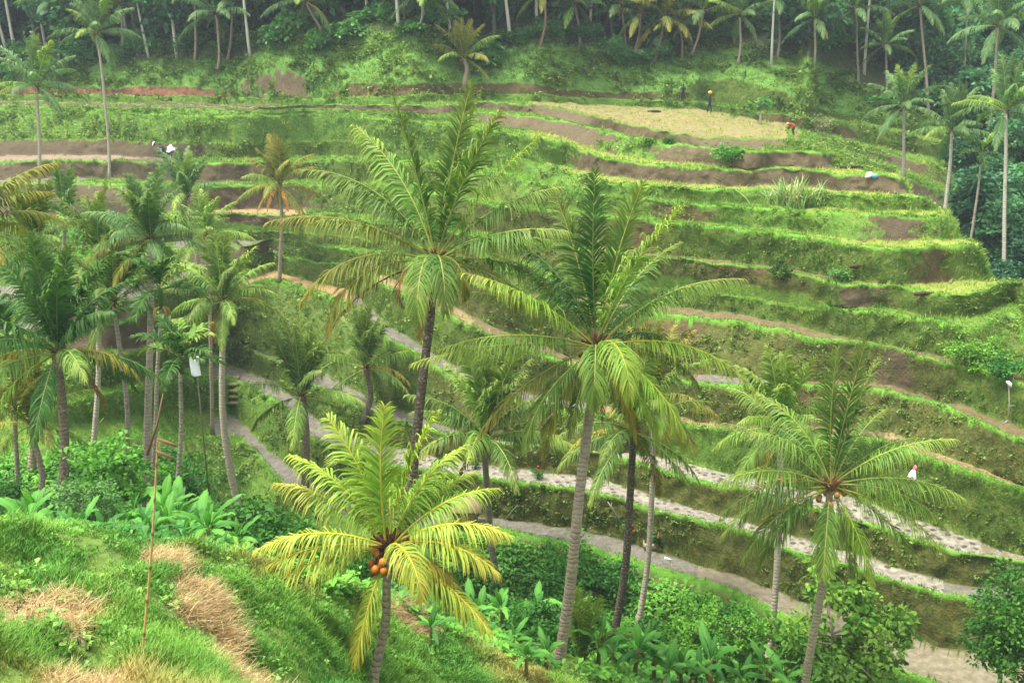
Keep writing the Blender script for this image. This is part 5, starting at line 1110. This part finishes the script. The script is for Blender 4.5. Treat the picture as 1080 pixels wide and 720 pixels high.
for grp, where in ((LB, 'in the left gully behind the grass crest'), (MBs, 'between the bamboo pole and the yellow palm'), (CB, 'between the yellow palm and the broad trunk'), (RB, 'right of the broad trunk at the bottom')):
    c_ = {}
    for u, v, r, kd in sorted(grp):
        c_[kd] = c_.get(kd, 0) + 1; nm = ('medium banana plant', 'low banana plant', 'tall banana plant')[kd]
        copy_of(BP[kd], on_ground(u, v, r), rgp.uniform(0, 6.28), rgp.uniform(.8, 1.1) * (.6 if r < 30 else .85), f'{ORD[c_[kd] - 1]} {nm} from the left {where}', 'banana plants')

# --- shrubs of the gully
gs1 = tree_proto('shrub', 301, 1.5, .9, 1.3, .1, 9, .04, .2, 34, .4, lc(46, 105, 36), lc(98, 165, 52), fill=4, label='x', cat='shrub', group='shrubs on the gully floor')
gs2 = tree_proto('shrub', 302, 1.5, 1.0, 1.0, .05, 9, .04, .28, 22, .4, lc(55, 120, 42), lc(115, 180, 60), fill=3, label='x', cat='shrub', group='shrubs on the gully floor', flat=.35)
gs3 = tree_proto('shrub', 303, 2, 1.1, 2.2, .2, 11, .05, .17, 42, .45, lc(40, 92, 34), lc(84, 145, 48), fill=8, label='x', cat='shrub', group='shrubs on the gully floor')
pts = []
for k in range(110):
    u = -20 + 1120 * ((k * .5698) % 1.0); lo = np.interp(u, [0, 250, 330, 400, 560, 700, 850, 1080], [27, 28, 29, 33, 32, 34, 38.6, 40]); hi = np.interp(u, [0, 200, 260, 400, 560, 700, 850, 1080], [44, 48, 40, 46, 47.5, 44.5, 41, 41])
    r = lo + (hi - lo) * ((k * .7320508) % 1.0)
    if 215 < u < 345 and r > 42: continue
    if u < 240 and r < 35: continue
    if u > 770 and k % 2: continue
    pts.append((u, r, k % 3))
cc_ = {}
for u, r, kd in sorted(pts):
    wz = 'in the left gully' if u < 240 else 'before the winding paddy' if u < 400 else 'below the tallest palm' if u < 600 else 'behind the broad trunk' if u < 760 else 'along the water paddy'
    key = (wz, kd); cc_[key] = cc_.get(key, 0) + 1; nm = ('rounded green shrub', 'open bright shrub', 'tall dark shrub')[kd]
    copy_of((gs1, gs2, gs3)[kd], azr(u, r), rgp.uniform(0, 6.28), rgp.uniform(.6, 1.15) * (.7 if u > 780 else 1), f'{ORD[cc_[key] - 1]} {nm} from the left {wz}', 'shrubs on the gully floor')
# pale reed clump on the terrace bank
root = empty('reed_clump', hit(839, 218), 'clump of tall pale striped reed grass on the upper terrace bank', 'reed clump')
rgr = np.random.default_rng(9); mb = MB()
for k in range(230):
    th = rgr.uniform(0, 6.28); ln = rgr.uniform(.1, .8); d = unit(np.array([math.cos(th) * ln, math.sin(th) * ln, 1.0])); L = rgr.uniform(1.3, 2.9); o0 = np.array([rgr.normal(0, .9), rgr.normal(0, .4), -.1])
    s = np.linspace(0, 1, 6)[:, None]; P = o0 + d * L * s + np.array([math.cos(th), math.sin(th), -1.0]) * (s ** 2.2) * L * .35 * ln - ZUP * (s ** 3) * L * .2
    S = np.array([-math.sin(th), math.cos(th), 0]) * .06 * (1 - s ** 2 * .95); V = np.stack([P - S, P + S], 1).reshape(-1, 3); i = np.arange(5) * 2
    c = [lc(175, 205, 130), lc(140, 185, 95), lc(200, 205, 150)][k % 3]; mb.add(V, [np.stack([i, i + 1, i + 3, i + 2], -1)], c)
mb.build('leaves', M_GRASS, root)
# ------------------------------------------------------------------ people and small things
def person(label, pos, rz, joints, edges, radii, colfn, parts=(), group=None, scale=1.0):
    root = empty('person', pos, label, 'person', group, rz)
    me = bpy.data.meshes.new('body'); me.from_pydata([Vector(j) * scale for j in joints], edges, []); me.update()
    o = obj('body', me, None, root); m = o.modifiers.new('skin', 'SKIN'); m.use_smooth_shade = True
    for k, r in enumerate(radii):
        sv_ = me.skin_vertices[0].data[k]; sv_.radius = (r * scale, r * scale); sv_.use_root = (k == 0)
    o.modifiers.new('sub', 'SUBSURF').levels = 1
    dg = bpy.context.evaluated_depsgraph_get(); nm = bpy.data.meshes.new_from_object(o.evaluated_get(dg)); o.modifiers.clear(); o.data = nm
    co_ = np.zeros(len(nm.vertices) * 3, np.float32); nm.vertices.foreach_get('co', co_); co_ = co_.reshape(-1, 3)
    add_attr(nm, 'Col', np.array([colfn(c / scale) for c in co_])); nm.materials.clear(); nm.materials.append(M_CLOTH)
    for nme, build, mat in parts:
        b_ = MB(); build(b_); b_.v = [v * scale for v in b_.v]; b_.build(nme, mat, root, True)
    return root
SK = lin(120, 82, 58) * .7
#        0 pelvis      1 chest         2 neck          3 head           4 crown
def stand(arm='down', stride=.12):
    J = [(0, 0, .92), (0, 0, 1.28), (0, 0, 1.45), (0, .02, 1.56), (0, .02, 1.66), (-.1, 0, .86), (-.11, stride, .48), (-.11, stride * 1.2, .06), (-.11, stride * 1.2 + .14, .03), (.1, 0, .86), (.11, -stride, .48), (.11, -stride * 1.5, .06), (.11, -stride * 1.5 + .14, .03), (-.18, 0, 1.38), (.18, 0, 1.38)]
    E_ = [(0, 1), (1, 2), (2, 3), (3, 4), (0, 5), (5, 6), (6, 7), (7, 8), (0, 9), (9, 10), (10, 11), (11, 12), (1, 13), (1, 14)]
    R = [.14, .15, .06, .095, .06, .09, .065, .045, .04, .09, .065, .045, .04, .065, .065]
    if arm == 'up':
        J += [(-.32, .04, 1.5), (-.2, .04, 1.76), (.3, .02, 1.14), (.27, .14, .93)]
    else:
        J += [(-.26, .02, 1.12), (-.24, .14, .9), (.27, .02, 1.12), (.24, .14, .9)]
    E_ += [(13, 15), (15, 16), (14, 17), (17, 18)]; R += [.05, .035, .05, .035]
    return J, E_, R
def face_parts(c, col=SK):
    def f(b):
        c_ = np.array(c)
        b.ball(c_ + [0, .095, 0], .022, col, 6, 5); [b.ball(c_ + [sx * .04, .085, .03], .013, (.02, .02, .02), 5, 4) for sx in (-1, 1)]; b.box(c_ + [0, .088, -.05], (.05, .01, .012), lin(110, 55, 50) * .7)
        [b.ball(c_ + [sx * .095, 0, 0], .025, col, 5, 4) for sx in (-1, 1)]
    return f
def cl(shirt, trouser):
    def f(c):
        if c[2] > 1.47: return SK
        if abs(c[0]) > .2 and c[2] < 1.2: return SK
        if c[2] > .9: return shirt
        if c[2] > .1: return trouser
        return SK * .8
    return f
p0 = hit(748, 119)
J, E_, R = stand('up')
person('person in dark clothes carrying a yellow load on the head at the harvested field', p0, 1.2, J, E_, R, cl(lin(45, 52, 58) * .7, lin(38, 40, 48) * .7), [
    ('head_load', lambda b: (b.ball((0, .02, 1.84), .2, lin(225, 185, 60) * .8, 10, 7, (1, 1, .75)), b.tube([(0, .02, 1.66), (0, .02, 1.76)], [.1, .16], lin(200, 160, 60) * .8)), M_THATCH), ('face', face_parts((0, .02, 1.58)), M_SKIN), ('hair', lambda b: b.ball((0, -.005, 1.61), .105, (.02, .018, .015), 8, 6), M_CLOTH)], 'people on the upper terraces')
p1_ = hit(720, 108)
J, E_, R = stand('down', .05)
person('dark clad person standing before the earth wall corner, back bent slightly', p1_, 2.6, J, E_, R, cl(lin(38, 42, 50) * .7, lin(50, 46, 44) * .7), [('face', face_parts((0, .02, 1.58)), M_SKIN), ('hair', lambda b: b.ball((0, -.005, 1.61), .108, (.02, .018, .015), 8, 6), M_CLOTH)], 'people on the upper terraces')
# a person in red, bending down behind the field edge
p2_ = hit(837, 143)
J = [(0, 0, .82), (0, .3, 1.02), (0, .44, 1.0), (0, .54, .96), (0, .62, .93), (-.1, 0, .78), (-.12, .12, .44), (-.12, -.02, .06), (-.12, .12, .03), (.1, 0, .78), (.12, .12, .44), (.12, -.02, .06), (.12, .12, .03), (-.18, .36, .98), (.18, .36, .98), (-.22, .46, .72), (-.16, .56, .48), (.22, .46, .72), (.16, .56, .48)]
E_ = [(0, 1), (1, 2), (2, 3), (3, 4), (0, 5), (5, 6), (6, 7), (7, 8), (0, 9), (9, 10), (10, 11), (11, 12), (1, 13), (1, 14), (13, 15), (15, 16), (14, 17), (17, 18)]
R = [.15, .16, .06, .095, .06, .1, .07, .05, .04, .1, .07, .05, .04, .07, .07, .055, .04, .055, .04]
person('person in a red top bending down behind the edge of the field', p2_, 1.0, J, E_, R, lambda c: SK if (c[1] > .46 or c[2] < .1) else (lin(190, 60, 60) * .6 if c[2] > .74 else lin(70, 50, 60) * .7), [
    ('hat', lambda b: b.tube([(0, .6, .98), (0, .62, 1.04), (0, .63, 1.12)], [.2, .13, .03], lin(200, 170, 110) * .8, 10), M_THATCH)], 'people on the upper terraces', .85)

def flat_cloth(mb, outline, col, axis_r, axis_u, org, thick=.012, wav=.04):
    """a hanging cloth of real thickness from an outline in metres"""
    import bmesh
    bm = bmesh.new(); O = np.array(org); r = np.array(axis_r); u = np.array(axis_u); nrm = np.cross(r, u)
    f = bm.faces.new([bm.verts.new((x, y, 0)) for x, y in outline]); bmesh.ops.triangulate(bm, faces=[f])
    bmesh.ops.subdivide_edges(bm, edges=bm.edges[:], cuts=3, use_grid_fill=True)
    ext = bmesh.ops.solidify(bm, geom=bm.faces[:], thickness=thick)
    bmesh.ops.triangulate(bm, faces=bm.faces[:]); bm.verts.index_update()
    V = np.array([v.co for v in bm.verts]); Fc = np.array([[v.index for v in q.verts] for q in bm.faces]); bm.free()
    P = O + V[:, :1] * r + V[:, 1:2] * u + (V[:, 2:3] + (np.sin(V[:, :1] * 14 + V[:, 1:2] * 3) * wav)) * nrm
    mb.add(P, [Fc], col)

# white sleeveless shirt hung out on a leaning pole in the left gully
pt = at_r(206, 376, 39.5); g = on_ground(216, 470, 39.5)
root = empty('shirt_pole', g, 'leaning dark pole carrying the white shirt beside the areca palm', 'pole')
mb = MB(); mb.tube([np.zeros(3) - ZUP * .3, pt - g + np.array([0, 0, .15])], [.035, .022], lin(95, 88, 62) * .7, 7); mb.build('pole', M_BAMBOO, root, True)
mb = MB(); mb.tube([pt - g + np.array([-.34, 0, .02]), pt - g + np.array([.28, 0, .02])], .022, lin(60, 50, 38) * .7, 6); mb.build('crossbar', M_BAMBOO, root, True)
mb = MB(); flat_cloth(mb, [(-.19, 0), (-.11, 0), (-.08, -.14), (.06, -.14), (.09, 0), (.17, 0), (.16, -.28), (.2, -.8), (-.06, -.84), (-.17, -.76), (-.2, -.3)], np.array([.9, .9, .88]), (.97, .2, 0), (0, 0, 1), pt + np.array([-.02, -.06, .03]), wav=.02)
tag(mb.build('shirt', M_CLOTH), 'white sleeveless shirt hanging in the left gully', 'shirt')
# small white and pink bundle standing on the bank of the stony paddy
q = hit(963, 503); root = empty('cloth_bundle', q, 'small white cloth bundle with a pink top on the terrace bank', 'bundle')
rgq = np.random.default_rng(12); mb = MB(); th = np.linspace(0, 6.283, 15)[:-1]
for ring in range(4):
    pass
prof = [(.0, .24), (.16, .2), (.32, .14), (.44, .07)]; V = []
for z_, r_ in prof:
    V += [(math.cos(a) * r_ * (1 + .35 * math.sin(3 * a + 1)) + .05 * z_, math.sin(a) * r_ * (1 + .3 * math.cos(4 * a)), z_ + rgq.normal(0, .015)) for a in th]
n_ = len(th); i_ = np.arange(3)[:, None] * n_; j_ = np.arange(n_)[None]; k_ = (j_ + 1) % n_
mb.add(V, [np.stack([i_ + j_, i_ + k_, i_ + n_ + k_, i_ + n_ + j_], -1).reshape(-1, 4)], np.array([.8, .76, .74])); mb.build('cloth', M_CLOTH, root, True)
mb = MB(); mb.tube([(.02, 0, .4), (.06, 0, .5), (.03, 0, .6), (-.08, 0, .55)], [.1, .11, .08, .03], lin(235, 130, 140) * .8, 8); mb.build('knot', M_CLOTH, root, True)
# white bag on a stick at the right edge
q = hit(1063, 446); tp = at_r(1064, 405, math.hypot(q[0], q[1]))
root = empty('bag_stick', q, 'thin pale stick at the right edge holding a white plastic bag', 'stick')
mb = MB(); mb.tube([(0, 0, -.2), (tp - q) * .5 + np.array([.04, 0, 0]), tp - q], [.03, .025, .015], lin(180, 175, 160) * .7, 6); mb.tube([(0, 0, .15), (-.25, -.1, .02)], [.02, .012], lin(190, 185, 175) * .7, 5); mb.tube([(tp - q) * .45, (tp - q) * .4 + np.array([.35, 0, .1])], [.018, .01], lin(190, 185, 175) * .7, 5); mb.build('stick', M_WOOD, root, True)
mb = MB(); mb.tube([tp - q + np.array([.14, 0, -.16]), tp - q + np.array([.06, 0, -.02]), tp - q + np.array([-.06, 0, .1]), tp - q + np.array([-.14, 0, .12])], [.03, .11, .08, .03], np.array([.85, .86, .86]), 7); mb.build('bag', M_PLASTIC, root, True)
# blue and white bundle on the spur
q = hit(919, 188); root = empty('sack', q, 'white and bright blue plastic sack lying on the terrace edge', 'sack'); root.scale = (.8, .8, .8)
rgs = np.random.default_rng(3); mb = MB(); mb.tube([(-.5, 0, .08), (-.3, .03, .2), (-.1, 0, .3), (.05, .02, .2)], [.06, .2, .24, .1], np.array([.82, .84, .86]), 7); mb.build('body', M_PLASTIC, root, True)
mb = MB(); mb.tube([(0, -.05, .12), (.18, -.02, .16), (.36, 0, .13), (.58, 0, .05)], [.12, .2, .17, .05], lin(100, 165, 215) * .7, 7); mb.build('flap', M_PLASTIC, root, True)
# white sheets and dark bundle on the far left dark bank
def sheet(label, u, v, outline, col, cat='sheet', nm='plastic_sheet'):
    q = hit(u, v); q2 = hit(u, v - 6); up = unit((q2 - q) if np.linalg.norm(q2 - q) < 3 else np.array([0, .3, 1.0])); r = unit(np.cross(up, np.array([0, 1.0, 0]) - up * up[1])); r = np.array([1.0, 0, 0]) if abs(r[0]) < .3 else r * np.sign(r[0])
    mb = MB(); flat_cloth(mb, outline, col, r, up, q + np.array([0, -.14, .05]), .02, .05); tag(mb.build(nm, M_PLASTIC), label, cat)
sheet('larger crumpled white sheet on the dark bank of the far left', 180, 160, [(-.35, 0), (-.15, -.1), (.3, .05), (.55, -.1), (.4, .3), (.2, .5), (.1, .8), (-.1, .45), (-.3, .6), (-.25, .3)], np.array([.74, .74, .72]))
sheet('smaller white scrap of sheet left of the crumpled one', 162, 153, [(-.15, 0), (.1, .05), (.2, .35), (.05, .55), (-.12, .3)], np.array([.74, .74, .72]))
q = hit(171, 163); root = empty('black_bundle', q, 'small black covered bundle below the white sheets', 'bundle'); mb = MB(); mb.box((0, -.1, .3), (.55, .4, .6), np.array([.02, .02, .022])); mb.ball((0, -.1, .6), .3, np.array([.02, .02, .022]), 9, 6, (1, .8, .5)); mb.build('cover', M_PLASTIC, root)
# bamboo pole with crossbars in the foreground
q = on_ground(149, 692, 14.6); tp = at_r(166, 462, 14.8)
root = empty('bamboo_pole', q, 'tall orange bamboo pole stuck in the near grass slope', 'bamboo pole')
h_ = tp - q; s = np.linspace(0, 1, 60); P = h_ * s[:, None] + np.stack([np.sin(s * 3) * .03, s * 0, s * 0], -1); P[0, 2] -= .2
R = .020 - .006 * s; nod = np.abs(((s * 13) % 1) - .5) < .05; R = R * (1 + .3 * nod)
col = np.where(nod[:, None], lin(105, 70, 40) * .8, lin(185, 150, 95) * (1 - .25 * s[:, None])); mb = MB(); mb.tube(P, R, col, 8); mb.build('pole', M_BAMBOO, root, True)
for k, (a, b) in enumerate((((166, 476), (182, 483)), ((167, 463), (186, 470)))):
    A_0 = at_r(a[0], a[1], 14.72) - q; B_0 = at_r(b[0], b[1], 14.72) - q; mb = MB(); mb.tube([A_0 - (B_0 - A_0) * .1, (A_0 + B_0) / 2, B_0], [.022, .026, .024], lin(150, 112, 80) * .8, 8); mb.build('crossbar', M_BAMBOO, root, True)
A_0 = at_r(155, 480, 14.72) - q; B_0 = at_r(172, 415, 14.75) - q; mb = MB(); mb.tube([A_0, (A_0 + B_0) / 2 + np.array([.03, 0, 0]), B_0], [.02, .017, .008], lin(120, 92, 66) * .7, 6); mb.build('tip', M_BAMBOO, root, True)
# earthen steps between the two winding paddies
q = hit(245, 425); root = empty('earth_steps', q, 'worn earthen steps climbing between the two winding paddies', 'steps')
for k in range(5):
    c = hit(246 + (k % 2), 424 - k * 6.5); mb = MB(); mb.box(c - q + np.array([0, -.12, .02]), (.95, .5, .2), lin(150, 135, 95) * .75); mb.ball(c - q + np.array([0, -.3, .02]), .5, lin(120, 130, 70) * .75, 10, 6, (.95, .3, .25)); mb.build('step', M_EARTH, root)
# small field hut half hidden by the yellow palm
q = azr(488, 52.2); q[2] = max(q[2], 0.0); root = empty('field_hut', q, 'small brown walled field hut with a grey thatched roof on the paddy edge', 'hut')
mb = MB(); mb.box((0, 0, .62), (1.35, .9, .9), lin(190, 145, 112) * .9); mb.build('wall', M_THATCH, root)
for sx in (-.66, .66):
    for sy in (-.46, .46): mb = MB(); mb.tube([(sx, sy, -.3), (sx, sy, 1.25)], .05, lin(95, 75, 55) * .75, 6); mb.build('post', M_WOOD, root, True)
mb = MB(); V = np.array([(-.95, -.75, 1.12), (.95, -.75, 1.12), (.95, .75, 1.12), (-.95, .75, 1.12), (-.5, 0, 1.85), (.5, 0, 1.85), (-.93, -.73, 1.0), (.93, -.73, 1.0), (.93, .73, 1.0), (-.93, .73, 1.0)])
mb.add(V, [np.array([[0, 1, 5, 4], [2, 3, 4, 5], [6, 7, 1, 0], [7, 8, 2, 1], [8, 9, 3, 2], [9, 6, 0, 3], [9, 8, 7, 6]]), np.array([[1, 2, 5], [3, 0, 4]])], lin(150, 132, 98) * .8); mb.build('roof', M_THATCH, root)
# sticks and boards
def stick(label, a, b, r, w, col, nm='dead_stick', cat='stick', fork=True):
    A = at_r(a[0], a[1], r); B = at_r(b[0], b[1], r * .99); A[2] = max(A[2], ground_z(A[0], A[1]) - .1); mb = MB(); c = (A + B) / 2
    mb.tube([A - c, (B - A) * .1 + np.array([0, 0, .04]), B - c], [w, w * .8, w * .4], col, 6)
    if fork: mb.tube([(B - A) * .25, (B - A) * .42 + np.array([.15, 0, .05])], [w * .5, w * .25], col, 5)
    o = mb.build(nm, M_WOOD, None, True); o.location = Vector([float(x) for x in c]); tag(o, label, cat)
stick('pale dead stick leaning on the paddy bank behind the dark trunk', (655, 552), (641, 529), 47.2, .06, lin(190, 180, 160) * .7)
stick('forked pale stick left of the feathery shrub', (533, 548), (546, 532), 49.3, .04, lin(190, 185, 165) * .7)
stick('fallen bamboo cane lying across the grass at the foot of the broad trunk', (596, 700), (625, 719), 30.2, .035, lin(205, 175, 110) * .75, 'bamboo_cane', 'cane', False)
q = hit(706, 596); root = empty('white_board', q, 'short white board leaning on a stick above the bush tree', 'board')
mb = MB(); tp = at_r(714, 602, math.hypot(q[0], q[1]) - .2) - q; mb.tube([tp - ZUP * .5, np.array([0, -.05, .35])], [.02, .018], lin(185, 175, 150) * .7, 5); mb.build('stick', M_WOOD, root)
mb = MB(); mb.box((-.1, -.08, .42), (.42, .05, .14), np.array([.85, .85, .84]), np.array(Matrix.Rotation(math.radians(25), 3, 'Y'))); mb.build('board', M_CLOTH, root)
q = hit(687, 578); root = empty('feed_trough', q, 'weathered plank trough standing on the path below the stony paddy', 'trough')
for (c_, s_, n_) in (((0, -.2, .22), (.85, .06, .36), 'front_plank'), ((0, .2, .22), (.85, .06, .36), 'back_plank'), ((-.42, 0, .22), (.05, .34, .34), 'end_plank'), ((.42, 0, .22), (.05, .34, .34), 'end_plank')):
    mb = MB(); mb.box(c_, s_, lin(180, 165, 140) * .7); mb.build(n_, M_WOOD, root)
for k, (u, v, L, lab) in enumerate(((898, 178, 1.5, 'dark log lying on the grassy spur terrace'), (690, 119, 1.2, 'dark heap of cut stalks at the back of the harvested field'), (905, 283, .9, 'short dark log on the right grass terrace'), (975, 312, 1.1, 'longer dark log near the lip of the right terrace'))):
    q = hit(u, v); root = None; mb = MB(); mb.tube([(-L / 2, 0, .1), (0, .05, .14), (L / 2, -.05, .1)], [.1, .12, .07], lin(75, 58, 45) * .7, 8); mb.tube([(0, 0, .12), (L * .3, -.2, .22)], [.06, .02], lin(75, 58, 45) * .7, 5)
    o = mb.build('log', M_WOOD, None, True); o.location = Vector([float(x) for x in q]); tag(o, lab, 'log')
# red flowered plants on the path by the trunks
mbf = MB(); rgf = np.random.default_rng(4)
pf = tree_proto('flowering_plant', 401, .7, .35, .7, .1, 5, .02, .12, 16, .18, lc(50, 110, 40), lc(95, 150, 60), label='x', cat='flower', group='red flowering plants by the path', sub=1)
mbf.ball((.1, -.1, .8), .09, lin(210, 40, 50) * .8, 7, 5); mbf.ball((-.2, -.15, .6), .08, lin(210, 40, 50) * .8, 7, 5); mbf.ball((.2, -.2, .5), .07, lin(210, 40, 50) * .8, 7, 5); mbf.build('blossom', M_CLOTH, pf)
for k, (u, v, lab) in enumerate(((664, 566, 'red flowering plant left of the plank trough'), (692, 572, 'red flowering plant touching the plank trough'), (568, 505, 'red flowering plant on the stony paddy left of the broad trunk'), (502, 494, 'red flowering plant near the far end of the stony paddy'))):
    q = hit(u, v); copy_of(pf, q, k * 1.3, .9, lab)
DENOISE = True
EXPOSURE = 2.35
HAZE = 0.00042
# ------------------------------------------------------------------ camera, light, air
cam = bpy.data.cameras.new('camera'); co = bpy.data.objects.new('camera', cam); COL.objects.link(co)
co.location = (0, 0, CAMZ); co.rotation_euler = (math.pi / 2 - PITCH, 0, 0)
cam.sensor_width = 36; cam.lens = 36 * F / 1080; cam.clip_end = 3000; SC.camera = co
w = bpy.data.worlds.new('World'); SC.world = w; w.use_nodes = True; t = w.node_tree
bg = t.nodes['Background']; sky = t.nodes.new('ShaderNodeTexSky'); sky.sky_type = 'NISHITA'; sky.sun_disc = False
EL, RO = 70.0, -100.0
sky.sun_elevation = math.radians(EL); sky.sun_rotation = math.radians(RO); sky.air_density = 1.0; sky.dust_density = 3.0; sky.ozone_density = 1.0
hs = t.nodes.new('ShaderNodeHueSaturation'); hs.inputs['Saturation'].default_value = 0.28
t.links.new(sky.outputs[0], hs.inputs['Color']); t.links.new(hs.outputs[0], bg.inputs['Color']); bg.inputs['Strength'].default_value = 0.11
sun = bpy.data.lights.new('sun', 'SUN'); sun.energy = 1.5; sun.angle = math.radians(10); sun.color = (1, 0.965, 0.88)
so = bpy.data.objects.new('sun', sun); COL.objects.link(so)
# sun_rotation is measured from +Y clockwise; light comes from there
# the humid air: one even box of pale haze round the camera and the whole scene
mb = MB(); mb.box((0, 180, 105), (1100, 640, 240), (1, 1, 1)); m, t2 = nt('haze_air'); o2 = N(t2, 'ShaderNodeOutputMaterial'); pv = N(t2, 'ShaderNodeVolumePrincipled')
pv.inputs['Color'].default_value = (0.82, 0.95, 1.0, 1); pv.inputs['Density'].default_value = HAZE; pv.inputs['Anisotropy'].default_value = 0.2
t2.links.new(pv.outputs[0], o2.inputs['Volume']); tag(mb.build('haze', m), 'thin pale haze filling the valley', 'haze', kind='stuff')
SC.cycles.volume_bounces = 0
a = math.radians(RO); e = math.radians(EL)
d = Vector((math.sin(a) * math.cos(e), math.cos(a) * math.cos(e), math.sin(e)))
so.rotation_euler = d.to_track_quat('Z', 'Y').to_euler(); so.location = (0, 0, 80)
vs = SC.view_settings; vs.view_transform = 'Standard'; vs.look = 'None'; vs.exposure = EXPOSURE; vs.gamma = 1.0; vs.use_curve_mapping = False
SC.render.engine = 'CYCLES'; SC.cycles.use_denoising = DENOISE; SC.cycles.max_bounces = 6; SC.cycles.diffuse_bounces = 3; SC.cycles.transmission_bounces = 3; SC.cycles.glossy_bounces = 2
